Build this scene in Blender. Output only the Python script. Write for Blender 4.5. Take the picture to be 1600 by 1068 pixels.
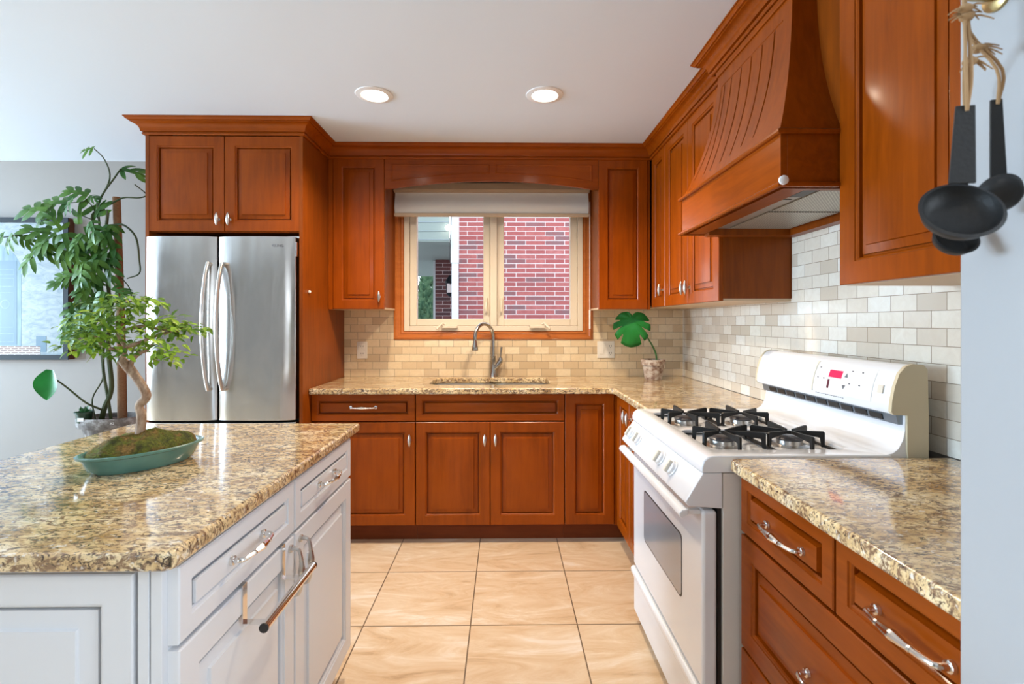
import bpy, bmesh, math, random
from mathutils import Vector, Matrix
PI = math.pi
for o in list(bpy.data.objects): bpy.data.objects.remove(o)
SC = bpy.context.scene
C = SC.collection
R = random.Random(7)

# ------------------------------------------------------------------ camera
cd = bpy.data.cameras.new('camera'); cam = bpy.data.objects.new('camera', cd); C.objects.link(cam)
cam.location = (0, 0, 1.296)
cam.rotation_euler = (PI/2, 0, -math.atan(11/775))
cd.sensor_width = 36; cd.lens = 36*775/1600
cd.shift_y = -31/1600
cd.clip_start = 0.02
cd.dof.use_dof = True; cd.dof.focus_distance = 2.2; cd.dof.aperture_fstop = 7
SC.camera = cam
# ------------------------------------------------------------------ world, lights, exposure
SC.view_settings.view_transform = 'Standard'; SC.view_settings.look = 'None'
SC.view_settings.exposure = 0.40; SC.view_settings.gamma = 1.0
SC.view_settings.use_curve_mapping = False
w = bpy.data.worlds.new('sky'); SC.world = w; w.use_nodes = True
bg = w.node_tree.nodes['Background']; bg.inputs[0].default_value = (0.80, 0.90, 1.0, 1); bg.inputs[1].default_value = 2.6
def area(name, loc, rot, sx, sy, power, col):
    l = bpy.data.lights.new(name, 'AREA'); l.shape = 'RECTANGLE'; l.size = sx; l.size_y = sy; l.energy = power; l.color = col
    o = bpy.data.objects.new(name, l); C.objects.link(o); o.location = loc; o.rotation_euler = rot
    return o
# daylight entering by the left window and the rear patio window
area('daylight_left', (-7.30, 1.6, 1.45), (0, -PI/2+.12, 0), 1.5, 3.0, 520, (0.60, 0.80, 1.0))
area('added_light_right', (1.45, -.45, 1.5), (0, PI/2, 0), 1.2, 1.4, 30, (0.80, 0.90, 1.0))  # unseen light added at right rear to brighten the island's drawer side
area('daylight_rear', (-1.0, -3.75, 1.5), (PI/2, 0, 0), 1.2, 1.0, 4, (0.84, 0.92, 1.0))
LAMP_POWER = 17
LAMP_COL = (1.0, 0.80, 0.58)

# ------------------------------------------------------------------ materials
def mat(name, col, rough=0.5, metal=0.0, coat=0.0, spec=None, emis=None, estr=0):
    m = bpy.data.materials.new(name); m.use_nodes = True
    b = m.node_tree.nodes['Principled BSDF']
    b.inputs['Base Color'].default_value = (*col, 1); b.inputs['Roughness'].default_value = rough
    b.inputs['Metallic'].default_value = metal; b.inputs['Coat Weight'].default_value = coat
    b.inputs['Coat Roughness'].default_value = 0.12
    if spec is not None: b.inputs['Specular IOR Level'].default_value = spec
    if emis: b.inputs['Emission Color'].default_value = (*emis, 1); b.inputs['Emission Strength'].default_value = estr
    return m
class NT:
    def __init__(s, m): s.t = m.node_tree; s.b = s.t.nodes['Principled BSDF']
    def n(s, typ, **kw):
        x = s.t.nodes.new(typ)
        for k, v in kw.items(): setattr(x, k, v)
        return x
    def l(s, a, b): s.t.links.new(a, b)
    def coord(s, scale=(1,1,1), rot=(0,0,0), loc=(0,0,0), kind='Object'):
        tc = s.n('ShaderNodeTexCoord'); mp = s.n('ShaderNodeMapping')
        mp.inputs['Scale'].default_value = scale; mp.inputs['Rotation'].default_value = rot; mp.inputs['Location'].default_value = loc
        s.l(tc.outputs[kind], mp.inputs[0]); return mp.outputs[0]
    def noise(s, vec, scale, detail=4, rough=.5, dist=0):
        x = s.n('ShaderNodeTexNoise'); x.inputs['Scale'].default_value = scale; x.inputs['Detail'].default_value = detail
        x.inputs['Roughness'].default_value = rough; x.inputs['Distortion'].default_value = dist
        s.l(vec, x.inputs['Vector']); return x.outputs['Fac']
    def ramp(s, fac, stops, interp='LINEAR'):
        x = s.n('ShaderNodeValToRGB'); x.color_ramp.interpolation = interp; cr = x.color_ramp
        while len(cr.elements) < len(stops): cr.elements.new(0.5)
        for e, (p, c) in zip(cr.elements, stops):
            e.position = p; e.color = (*c, 1) if len(c) == 3 else c
        s.l(fac, x.inputs[0]); return x.outputs[0]
    def mix(s, fac, a, b, blend='MIX'):
        x = s.n('ShaderNodeMix', data_type='RGBA', blend_type=blend)
        for i, v in ((0, fac), (6, a), (7, b)):
            if isinstance(v, (int, float)): x.inputs[i].default_value = v
            elif isinstance(v, tuple): x.inputs[i].default_value = (*v, 1)
            else: s.l(v, x.inputs[i])
        return x.outputs[2]
    def bump(s, h, strength=.1, dist=.01):
        x = s.n('ShaderNodeBump'); x.inputs['Strength'].default_value = strength; x.inputs['Distance'].default_value = dist
        s.l(h, x.inputs['Height']); s.l(x.outputs[0], s.b.inputs['Normal'])
    def col(s, c): s.l(c, s.b.inputs['Base Color'])

def g3(v): return (v, v, v)
def wood(name, c1, c2, rough=.27, coat=.14, horiz=None, sc=1.0):
    m = mat(name, c1, rough, coat=coat, spec=.16); t = NT(m)
    s = {'x': (1.2, 14, 14), 'y': (14, 1.2, 14), None: (14, 14, 1.2)}[horiz]
    v = t.coord(tuple(a*sc for a in s))
    n1 = t.noise(v, 3.0, 6, .6, .6)
    n2 = t.noise(t.coord((1.5, 1.5, 1.0)), 2.2, 3)
    c = t.mix(t.ramp(n1, [(.3, g3(0)), (.72, g3(1))]), c1, c2)
    c = t.mix(t.ramp(n2, [(.35, g3(0)), (.7, g3(.55))]), c, tuple(a*1.35 for a in c1))
    t.col(c); return m
M = {}
M['cherry'] = wood('cherry_wood', (0.275, 0.054, 0.002), (0.185, 0.034, 0.001))
M['cherry_h'] = wood('cherry_wood_horizontal', (0.275, 0.054, 0.002), (0.185, 0.034, 0.001), horiz='x')
M['cherry_y'] = wood('cherry_wood_run', (0.275, 0.054, 0.002), (0.185, 0.034, 0.001), horiz='y')
M['veneer'] = wood('cherry_veneer', (0.235, 0.052, 0.003), (0.145, 0.030, 0.002), rough=.4, coat=.15)
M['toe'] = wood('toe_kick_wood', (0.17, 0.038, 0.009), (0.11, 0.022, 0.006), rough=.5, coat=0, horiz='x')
M['oak'] = wood('window_trim_wood', (0.47, 0.15, 0.035), (0.34, 0.095, 0.02), rough=.35, coat=.3)
M['oak_h'] = wood('window_trim_wood_h', (0.47, 0.15, 0.035), (0.34, 0.095, 0.02), rough=.35, coat=.3, horiz='x')
M['maple'] = mat('cabinet_underside', (0.62, 0.45, 0.29), .5)
M['white_paint'] = mat('white_cabinet_paint', (0.72, 0.75, 0.79), .35, coat=.1)
M['enamel'] = mat('white_enamel', (0.76, 0.78, 0.81), .16, coat=.4)
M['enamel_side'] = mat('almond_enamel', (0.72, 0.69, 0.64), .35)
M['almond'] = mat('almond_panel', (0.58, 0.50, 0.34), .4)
M['bisque'] = mat('bisque_plastic', (0.66, 0.62, 0.53), .35)
M['wall'] = mat('wall_paint', (0.29, 0.262, 0.235), .6)
M['wall_white'] = mat('white_wall_paint', (0.37, 0.38, 0.39), .38)
t = NT(M['wall_white']); t.bump(t.noise(t.coord((1, 1, 1)), 6, 2), .10, .02)
M['ceiling'] = mat('ceiling_paint', (0.74, 0.82, 0.92), .65)
t = NT(M['ceiling']); t.bump(t.noise(t.coord(), 3, 3), .15, .02)
M['black'] = mat('black_plastic', (0.012, 0.012, 0.013), .4)
M['dark'] = mat('dark_shadow_gap', (0.02, 0.016, 0.014), .7)
M['iron'] = mat('cast_iron', (0.016, 0.016, 0.016), .5, spec=.3)
t = NT(M['iron']); t.bump(t.noise(t.coord(), 240, 3), .25, .002)
M['chrome'] = mat('chrome', (0.80, 0.79, 0.77), .12, 1.0)
M['satin'] = mat('satin_nickel', (0.62, 0.60, 0.57), .28, 1.0)
M['faucet'] = mat('brushed_faucet_steel', (0.42, 0.40, 0.37), .25, 1.0)
M['steel_sink'] = mat('sink_steel', (0.70, 0.70, 0.68), .3, 1.0)
M['burner_cap'] = mat('burner_cap', (0.10, 0.10, 0.11), .4, .6)
M['glass'] = mat('window_glass', (1, 1, 1), 0.0)
b_ = M['glass'].node_tree.nodes['Principled BSDF']; b_.inputs['Transmission Weight'].default_value = 1; b_.inputs['IOR'].default_value = 1.01
M['oven_glass'] = mat('oven_door_glass', (0.30, 0.33, 0.37), .07, .0, .6)
M['vinyl'] = mat('window_vinyl', (0.72, 0.64, 0.52), .4)
M['shade'] = mat('shade_fabric', (0.60, 0.57, 0.50), .8)
M['shade_light'] = mat('shade_fabric_light', (0.84, 0.86, 0.84), .8)
M['shade_dark'] = mat('shade_cassette', (0.40, 0.30, 0.21), .7)
M['rail'] = mat('shade_rail', (0.60, 0.47, 0.33), .5)
M['plate'] = mat('outlet_plate', (0.80, 0.77, 0.70), .35)
M['white_plastic'] = mat('white_plastic', (0.85, 0.85, 0.83), .4)
M['lamp_glow'] = mat('lamp_glow', (1, 1, 1), .5, emis=(1.0, .93, .82), estr=9)
M['trim_white'] = mat('lamp_trim', (0.8, 0.8, 0.8), .4)
M['teal'] = mat('teal_glaze', (0.075, 0.19, 0.155), .25, coat=.5)
t = NT(M['teal']); t.col(t.mix(t.noise(t.coord(), 20, 4), (0.055, 0.15, 0.12), (0.11, 0.25, 0.21)))
M['red_display'] = mat('red_display', (0.35, 0.0, 0.04), .3, emis=(1, .02, .10), estr=.55)
M['dark_display'] = mat('dark_display', (0.10, 0.01, 0.03), .3)
M['panel_print'] = mat('panel_print', (0.10, 0.10, 0.12), .5)
M['panel_face'] = mat('panel_face', (0.74, 0.74, 0.73), .3)
M['vent_blue'] = mat('vent_metal', (0.25, 0.29, 0.34), .35, .7)
M['hood_steel'] = mat('hood_steel', (0.45, 0.44, 0.42), .4, .8)
M['twine'] = mat('jute_twine', (0.33, 0.20, 0.095), .9)
M['brass'] = mat('aged_brass', (0.42, 0.31, 0.14), .35, 1.0)
M['blackframe'] = mat('black_frame', (0.010, 0.015, 0.020), .5, spec=.2)
M['walnut'] = mat('walnut_frame_side', (0.10, 0.032, 0.012), .4)
M['soil'] = mat('potting_soil', (0.075, 0.03, 0.016), .9)
t = NT(M['soil']); t.bump(t.noise(t.coord(), 120, 3), .8, .01)
M['white_sticker'] = mat('white_sticker', (0.8, 0.8, 0.78), .5)
M['nursery'] = mat('green_nursery_plastic', (0.012, 0.04, 0.02), .4)
M['wood_stand'] = mat('stand_wood', (0.18, 0.10, 0.05), .5)

def leafmat(name, a, b_, rough=.38, sss=0.0):
    m = mat(name, a, rough, spec=.22); t = NT(m)
    t.col(t.mix(t.ramp(t.noise(t.coord(), 9, 3), [(.35, g3(0)), (.65, g3(1))]), a, b_))
    t.b.inputs['Transmission Weight'].default_value = 0
    return m
M['leaf'] = leafmat('vine_leaf', (0.020, 0.085, 0.010), (0.085, 0.19, 0.02), .45)
M['leaf_big'] = leafmat('monstera_leaf', (0.012, 0.13, 0.022), (0.02, 0.20, 0.035), .25)
M['leaf_bonsai'] = leafmat('bonsai_leaf', (0.055, 0.14, 0.015), (0.20, 0.34, 0.025), .45)
M['leaf_lime'] = leafmat('bonsai_new_leaf', (0.30, 0.50, 0.03), (0.42, 0.58, 0.06), .4)
M['stem'] = leafmat('vine_stem', (0.03, 0.055, 0.018), (0.07, 0.075, 0.03), .5)
M['stem_green'] = mat('green_stem', (0.04, 0.13, 0.03), .4)
M['succulent'] = mat('succulent', (0.04, 0.15, 0.05), .4)
M['bark'] = mat('bonsai_bark', (0.34, 0.20, 0.12), .75)
t = NT(M['bark']); f = t.noise(t.coord((1, 1, .35)), 60, 5, .65); t.col(t.mix(t.ramp(f, [(.35, g3(0)), (.65, g3(1))]), (0.20, 0.10, 0.05), (0.50, 0.36, 0.25))); t.bump(f, .7, .006)
M['mosspole'] = mat('coir_pole', (0.27, 0.13, 0.06), .9)
t = NT(M['mosspole']); f = t.noise(t.coord((1, 1, 3)), 70, 4, .7); t.col(t.mix(f, (0.16, 0.07, 0.03), (0.42, 0.23, 0.11))); t.bump(f, .8, .01)
M['moss'] = mat('moss', (0.1, 0.12, 0.02), .95)
t = NT(M['moss']); f = t.noise(t.coord(), 26, 4, .6, .3); f2 = t.noise(t.coord(), 130, 4, .7)
c = t.ramp(f, [(.32, (0.07, 0.09, 0.010)), (.46, (0.26, 0.30, 0.03)), (.56, (0.32, 0.22, 0.04)), (.66, (0.62, 0.36, 0.10))])
t.col(t.mix(t.ramp(f2, [(.35, g3(0)), (.65, g3(.7))]), c, (0.05, 0.035, 0.012))); t.bump(f2, 1, .03)
M['terracotta'] = mat('aged_terracotta', (0.4, 0.3, 0.24), .85)
t = NT(M['terracotta']); f = t.noise(t.coord(), 30, 5, .65)
t.col(t.ramp(f, [(.36, (0.20, 0.11, 0.075)), (.5, (0.42, 0.32, 0.25)), (.64, (0.60, 0.54, 0.46))]))
M['greypot'] = mat('weathered_grey_clay', (0.15, 0.14, 0.13), .8)
t = NT(M['greypot']); f = t.noise(t.coord(), 22, 5, .65)
t.col(t.ramp(f, [(.36, (0.09, 0.075, 0.065)), (.52, (0.17, 0.15, 0.135)), (.68, (0.38, 0.37, 0.36))]))

# granite
def granite():
    m = mat('granite', (0.6, 0.5, 0.35), .13, coat=.5); t = NT(m)
    t.b.inputs['Coat Roughness'].default_value = .05
    v = t.coord((1.0, 1.9, 1.4), rot=(0, 0, .28))
    base = t.ramp(t.noise(v, 9, 5, .6, .5), [(.30, (0.38, 0.22, 0.08)), (.44, (0.64, 0.45, 0.22)), (.56, (0.80, 0.63, 0.36)), (.70, (0.86, 0.76, 0.55))])
    m1 = t.ramp(t.noise(v, 34, 6, .72, 1.4), [(.49, g3(0)), (.56, g3(1))])
    c = t.mix(m1, base, (0.25, 0.155, 0.09))
    m2 = t.ramp(t.noise(t.coord((1, 2.0, 1.5), rot=(0, 0, .3), loc=(3, 1, 2)), 52, 5, .7, 1.6), [(.545, g3(0)), (.595, g3(1))])
    c = t.mix(m2, c, (0.055, 0.036, 0.030))
    m3 = t.ramp(t.noise(t.coord((1, 1.5, 1.2), loc=(7, 3, 1)), 60, 4, .6, .6), [(.60, g3(0)), (.68, g3(.8))])
    c = t.mix(m3, c, (0.86, 0.82, 0.74))
    t.col(c); return m
M['granite'] = granite()

# floor tiles
def tiles_floor():
    m = mat('floor_tile', (0.6, 0.45, 0.3), .28, coat=.15); t = NT(m)
    br = t.n('ShaderNodeTexBrick', offset=0.0, offset_frequency=2, squash=1.0)
    for k, v in (('Scale', 1), ('Brick Width', .4575), ('Row Height', .4575), ('Mortar Size', .0028), ('Mortar Smooth', .1), ('Bias', 0)): br.inputs[k].default_value = v
    br.inputs['Color1'].default_value = (0, 0, 0, 1); br.inputs['Color2'].default_value = (1, 1, 1, 1)
    t.l(t.coord(loc=(.605+.4575*20, -2.124+.4575*20, 0)), br.inputs['Vector'])
    # each tile gets its own vein offset
    vadd = t.n('ShaderNodeVectorMath', operation='ADD'); vm = t.n('ShaderNodeVectorMath', operation='SCALE'); vm.inputs['Scale'].default_value = 11
    t.l(br.outputs['Color'], vm.inputs[0]); t.l(t.coord((1, 3.2, 1), rot=(0, 0, -.25)), vadd.inputs[0]); t.l(vm.outputs[0], vadd.inputs[1])
    n = t.noise(vadd.outputs[0], 2.6, 9, .70, 1.1)
    c = t.ramp(n, [(.28, (0.42, 0.28, 0.16)), (.42, (0.61, 0.43, 0.265)), (.56, (0.68, 0.525, 0.36)), (.66, (0.74, 0.625, 0.50)), (.74, (0.77, 0.69, 0.61))])
    t.col(t.mix(br.outputs['Fac'], c, (0.17, 0.115, 0.07)))
    t.bump(t.ramp(br.outputs['Fac'], [(0, g3(1)), (1, g3(0))]), .4, .002)
    return m
M['floor'] = tiles_floor()
def tiles_wall(name, axes, off, light_tint=(1, 1, 1)):
    m = mat(name, (0.6, 0.5, 0.4), .22, coat=.2); t = NT(m)
    tc = t.n('ShaderNodeTexCoord'); sp = t.n('ShaderNodeSeparateXYZ'); cb = t.n('ShaderNodeCombineXYZ')
    t.l(tc.outputs['Object'], sp.inputs[0]); t.l(sp.outputs[axes], cb.inputs[0]); t.l(sp.outputs['Z'], cb.inputs[1])
    mp = t.n('ShaderNodeMapping'); mp.inputs['Location'].default_value = (off, -.914+.052*40, 0); t.l(cb.outputs[0], mp.inputs[0])
    br = t.n('ShaderNodeTexBrick', offset=0.5, offset_frequency=2, squash=1.0)
    for k, v in (('Scale', 1), ('Brick Width', .1035), ('Row Height', .052), ('Mortar Size', .0011), ('Mortar Smooth', .1), ('Bias', 0)): br.inputs[k].default_value = v
    br.inputs['Color1'].default_value = (0, 0, 0, 1); br.inputs['Color2'].default_value = (1, 1, 1, 1)
    t.l(mp.outputs[0], br.inputs['Vector'])
    c = t.ramp(br.outputs['Color'], [(0, (0.56, 0.45, 0.31)), (.3, (0.70, 0.59, 0.43)), (.7, (0.76, 0.66, 0.49)), (1, (0.80, 0.73, 0.58))])
    vn = t.ramp(t.noise(t.coord(), 26, 6, .65, 1.2), [(.35, g3(0)), (.7, g3(.3))])
    c = t.mix(vn, c, (0.56, 0.44, 0.30))
    c = t.mix(1.0, c, light_tint, 'MULTIPLY')
    t.col(t.mix(br.outputs['Fac'], c, (0.30, 0.24, 0.17)))
    t.bump(t.ramp(br.outputs['Fac'], [(0, g3(1)), (1, g3(0))]), .5, .002)
    return m
M['tile_warm_lit'] = tiles_wall('marble_tile_warm_lit', 'X', 10.35, (1.06, 1.0, .90))  # back wall: warm lamp light put into the tile colour
M['tile_cool_lit'] = tiles_wall('marble_tile_cool_lit', 'Y', 10.35, (1.0, 1.08, 1.25))  # side wall: same tile, cool daylight put into its colour
def brick_mat(name, reds, dark, w=.255, h=.0605, mort=(0.62, 0.56, 0.56)):
    m = mat(name, (0.4, 0.1, 0.1), .85); t = NT(m)
    tc = t.n('ShaderNodeTexCoord'); sp = t.n('ShaderNodeSeparateXYZ'); cb = t.n('ShaderNodeCombineXYZ')
    t.l(tc.outputs['Object'], sp.inputs[0]); t.l(sp.outputs['X'], cb.inputs[0]); t.l(sp.outputs['Z'], cb.inputs[1])
    mp = t.n('ShaderNodeMapping'); mp.inputs['Location'].default_value = (20, 20, 0); t.l(cb.outputs[0], mp.inputs[0])
    br = t.n('ShaderNodeTexBrick', offset=0.5, offset_frequency=2, squash=1.0)
    for k, v in (('Scale', 1), ('Brick Width', w), ('Row Height', h), ('Mortar Size', .0045), ('Mortar Smooth', .1), ('Bias', 0)): br.inputs[k].default_value = v
    br.inputs['Color1'].default_value = (0, 0, 0, 1); br.inputs['Color2'].default_value = (1, 1, 1, 1)
    t.l(mp.outputs[0], br.inputs['Vector'])
    c = t.ramp(br.outputs['Color'], [(0, dark), (.17, dark), (.2, reds[0]), (.6, reds[1]), (1, reds[2])])
    c = t.mix(t.noise(t.coord(), 18, 4), c, tuple(a*.8 for a in reds[0]))
    t.col(t.mix(br.outputs['Fac'], c, mort)); return m
M['brick'] = brick_mat('red_brick', [(0.34, 0.085, 0.085), (0.44, 0.13, 0.12), (0.50, 0.18, 0.17)], (0.17, 0.13, 0.14))
M['brick_dark'] = brick_mat('dark_brick', [(0.13, 0.05, 0.05), (0.20, 0.08, 0.08), (0.24, 0.10, 0.10)], (0.08, 0.06, 0.07))
M['soffit'] = mat('porch_soffit', (0.23, 0.28, 0.265), .7)
M['cedar'] = leafmat('cedar_foliage', (0.05, 0.12, 0.07), (0.14, 0.24, 0.13), .8)
M['grass'] = mat('lawn', (0.16, 0.25, 0.08), .9)
M['asphalt'] = mat('driveway', (0.35, 0.35, 0.35), .9)
# stainless fridge doors with soft vertical waviness
M['stainless'] = mat('stainless_door', (0.58, 0.55, 0.52), .20, 1.0)
t = NT(M['stainless'])
n1 = t.noise(t.coord((1, 1, .16)), 4.2, 2, .45, .4)
n2 = t.noise(t.coord((1, 1, .02)), 60, 2)
ad = t.n('ShaderNodeMath', operation='MULTIPLY_ADD'); t.l(n2, ad.inputs[0]); ad.inputs[1].default_value = .01; t.l(n1, ad.inputs[2])
t.bump(ad.outputs[0], .9, .03)
t.l(t.ramp(t.noise(t.coord((1, 1, .4)), 6, 5, .7, 1.0), [(.3, g3(.16)), (.7, g3(.27))]), t.b.inputs['Roughness'])
M['filter_mesh'] = mat('filter_mesh', (0.42, 0.40, 0.36), .45, .7)
t = NT(M['filter_mesh']); br = t.n('ShaderNodeTexBrick', offset=.5)
for k, v in (('Scale', 1), ('Brick Width', .010), ('Row Height', .006), ('Mortar Size', .0012)): br.inputs[k].default_value = v
t.l(t.coord(), br.inputs['Vector']); t.col(t.mix(br.outputs['Fac'], (0.18, 0.17, 0.15), (0.62, 0.60, 0.54)))

# ------------------------------------------------------------------ builders
def BM(): return bmesh.new()
def box(bm, x0, x1, y0, y1, z0, z1, mi=0):
    xs = (min(x0, x1), max(x0, x1)); ys = (min(y0, y1), max(y0, y1)); zs = (min(z0, z1), max(z0, z1))
    v = [bm.verts.new((xs[i], ys[j], zs[k])) for i in (0, 1) for j in (0, 1) for k in (0, 1)]
    for f in ((0,1,3,2),(4,6,7,5),(0,4,5,1),(2,3,7,6),(0,2,6,4),(1,5,7,3)):
        fc = bm.faces.new([v[i] for i in f]); fc.material_index = mi
    return bm
def prism(bm, poly, axis, a0, a1, mi=0):
    """poly in the two remaining axes (in x,y,z order), extruded along axis"""
    def P(p, a):
        return {'x': (a, p[0], p[1]), 'y': (p[0], a, p[1]), 'z': (p[0], p[1], a)}[axis]
    A = [bm.verts.new(P(p, a0)) for p in poly]; B = [bm.verts.new(P(p, a1)) for p in poly]
    n = len(poly); fs = [bm.faces.new(A), bm.faces.new(B[::-1])]
    for i in range(n): fs.append(bm.faces.new((A[i], B[i], B[(i+1) % n], A[(i+1) % n])))
    for f in fs: f.material_index = mi
    return bm
def lathe(bm, prof, c=(0, 0, 0), seg=24, sx=1, sy=1, rot=None, mi=0):
    rings = []
    for r, z in prof:
        ring = []
        for i in range(seg):
            a = 2*PI*i/seg; p = Vector((r*sx*math.cos(a), r*sy*math.sin(a), z))
            if rot is not None: p = rot @ p
            ring.append(bm.verts.new(p+Vector(c)))
        rings.append(ring)
    for a, b in zip(rings, rings[1:]):
        for i in range(seg):
            bm.faces.new((a[i], a[(i+1) % seg], b[(i+1) % seg], b[i])).material_index = mi
    bm.faces.new(rings[0][::-1]).material_index = mi; bm.faces.new(rings[-1]).material_index = mi
    return bm
def spline(pts, n=6):
    pts = [Vector(p) for p in pts]
    if len(pts) < 3: return pts
    out = []; P = [2*pts[0]-pts[1]]+pts+[2*pts[-1]-pts[-2]]
    for i in range(1, len(P)-2):
        for k in range(n):
            t_ = k/n; a, b, c, d = P[i-1], P[i], P[i+1], P[i+2]
            out.append(.5*((2*b)+(c-a)*t_+(2*a-5*b+4*c-d)*t_**2+(3*b-a-3*c+d)*t_**3))
    out.append(pts[-1]); return out
def tube(bm, pts, r, seg=8, smooth=0, mi=0, flat=None):
    """r: radius or list; flat=(a,b) scales the section"""
    if smooth:
        n0 = len(pts); rr = r if isinstance(r, (list, tuple)) else [r]*n0
        q = spline(pts, smooth); m_ = len(q)
        r = [rr[min(int(i/smooth), n0-1)]*(1-(i/smooth) % 1)+rr[min(int(i/smooth)+1, n0-1)]*((i/smooth) % 1) for i in range(m_)]
        pts = q
    pts = [Vector(p) for p in pts]; n = len(pts)
    if not isinstance(r, (list, tuple)): r = [r]*n
    tang = [(pts[min(i+1, n-1)]-pts[max(i-1, 0)]).normalized() for i in range(n)]
    up = Vector((0, 0, 1)) if abs(tang[0].z) < .9 else Vector((1, 0, 0))
    u = tang[0].cross(up).normalized(); rings = []
    for i in range(n):
        u = (u-tang[i]*u.dot(tang[i])).normalized(); v = tang[i].cross(u)
        fa, fb = flat if flat else (1, 1)
        rings.append([bm.verts.new(pts[i]+(u*math.cos(2*PI*k/seg)*fa+v*math.sin(2*PI*k/seg)*fb)*r[i]) for k in range(seg)])
    for a, b in zip(rings, rings[1:]):
        for k in range(seg): bm.faces.new((a[k], a[(k+1) % seg], b[(k+1) % seg], b[k])).material_index = mi
    bm.faces.new(rings[0][::-1]).material_index = mi; bm.faces.new(rings[-1]).material_index = mi
    return bm
def sphere(bm, c, r, seg=12, sc=(1, 1, 1)):
    m_ = Matrix.Translation(c) @ Matrix.Diagonal((*[r*s for s in sc], 1))
    bmesh.ops.create_uvsphere(bm, u_segments=seg, v_segments=max(6, seg//2), radius=1, matrix=m_); return bm

def obj(name, bm, m, parent=None, bevel=0, seg=2, ang=35, smooth=True, recalc=True):
    if recalc: bmesh.ops.recalc_face_normals(bm, faces=bm.faces)
    if parent is not None:
        root = parent
        while root.parent: root = root.parent
        inv = Matrix.LocRotScale(root.location, root.rotation_euler, None).inverted() if root.type == 'EMPTY' else Matrix()
        bm.transform(inv)
    me = bpy.data.meshes.new(name); bm.to_mesh(me); bm.free()
    for mm in (m if isinstance(m, (list, tuple)) else [m]): me.materials.append(mm)
    o = bpy.data.objects.new(name, me); C.objects.link(o)
    if parent is not None: o.parent = parent
    if smooth:
        for p in me.polygons: p.use_smooth = True
        me.set_sharp_from_angle(angle=math.radians(ang))
    if bevel:
        b = o.modifiers.new('bevel', 'BEVEL'); b.width = bevel; b.segments = seg; b.limit_method = 'ANGLE'; b.angle_limit = math.radians(40)
        b.harden_normals = True
    return o
def tag(o, label=None, cat=None, group=None, kind=None):
    if label: o['label'] = label
    if cat: o['category'] = cat
    if group: o['group'] = group
    if kind: o['kind'] = kind
    return o
def thing(name, label, cat, loc=(0, 0, 0), group=None, rz=0):
    o = bpy.data.objects.new(name, None); C.objects.link(o); o.location = loc; o.rotation_euler = (0, 0, rz); o.empty_display_size = .05
    return tag(o, label, cat, group)
def struct(name, bm, m, **kw): return tag(obj(name, bm, m, **kw), kind='structure')
def boolean(o, cutbm):
    bmesh.ops.recalc_face_normals(cutbm, faces=cutbm.faces)
    me = bpy.data.meshes.new('cut'); cutbm.to_mesh(me); cutbm.free()
    c_ = bpy.data.objects.new('cut', me); C.objects.link(c_)
    md = o.modifiers.new('bool', 'BOOLEAN'); md.object = c_; md.operation = 'DIFFERENCE'; md.solver = 'EXACT'
    bpy.context.view_layer.update()
    dg = bpy.context.evaluated_depsgraph_get()
    nm = bpy.data.meshes.new_from_object(o.evaluated_get(dg)); o.modifiers.remove(md); o.data = nm
    bpy.data.objects.remove(c_)
def text(name, s, size, m, parent, mtx, depth=.0004):
    cu = bpy.data.curves.new(name, 'FONT'); cu.body = s; cu.size = size; cu.extrude = depth; cu.align_x = 'CENTER'; cu.align_y = 'CENTER'
    to = bpy.data.objects.new('t', cu); C.objects.link(to); bpy.context.view_layer.update()
    me = bpy.data.meshes.new_from_object(to.evaluated_get(bpy.context.evaluated_depsgraph_get())); bpy.data.objects.remove(to)
    bm = BM(); bm.from_mesh(me); bm.transform(mtx)
    return obj(name, bm, m, parent, smooth=False)

# orientation maps for cabinet fronts:  u across, v up, d into the cabinet
def S(x0, y0, z0): return lambda u, v, d: (x0+u, y0+d, z0+v)        # faces the camera (-Y)
def Wt(x0, y0, z0): return lambda u, v, d: (x0+d, y0+u, z0+v)       # faces -X
def Et(x0, y0, z0): return lambda u, v, d: (x0-d, y0+u, z0+v)       # faces +X
def front(w_, h_, F, sw=.055, t_=.0202, slab=False, gap=.0015, inner=.042):
    """raised panel front as nested rings"""
    bm = BM(); g = gap
    prof = [(0, t_), (0, .0025), (.0025, 0)]
    if not slab:
        k = min(1, (min(w_, h_)/2-sw*.8)/.075) if min(w_, h_) < .25 else 1
        sw2 = sw if k == 1 else sw*.62
        e = inner*k if k < 1 else inner
        prof += [(sw2, 0), (sw2+.0012, .0030), (sw2+.005, .0040), (sw2+.0085, .0075), (sw2+.0090, .0180), (sw2+.0150, .0180), (sw2+.0160, .0110), (sw2+e*.9, .0065), (sw2+e*.93, .0010), (sw2+e, .0006)]
    rings = []
    for i, d in prof:
        rings.append([bm.verts.new(F(*p, d)) for p in ((g+i, g+i), (w_-g-i, g+i), (w_-g-i, h_-g-i), (g+i, h_-g-i))])
    for a, b in zip(rings, rings[1:]):
        for k in range(4): bm.faces.new((a[k], a[(k+1) % 4], b[(k+1) % 4], b[k]))
    bm.faces.new(rings[0][::-1]); bm.faces.new(rings[-1]); return bm
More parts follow.
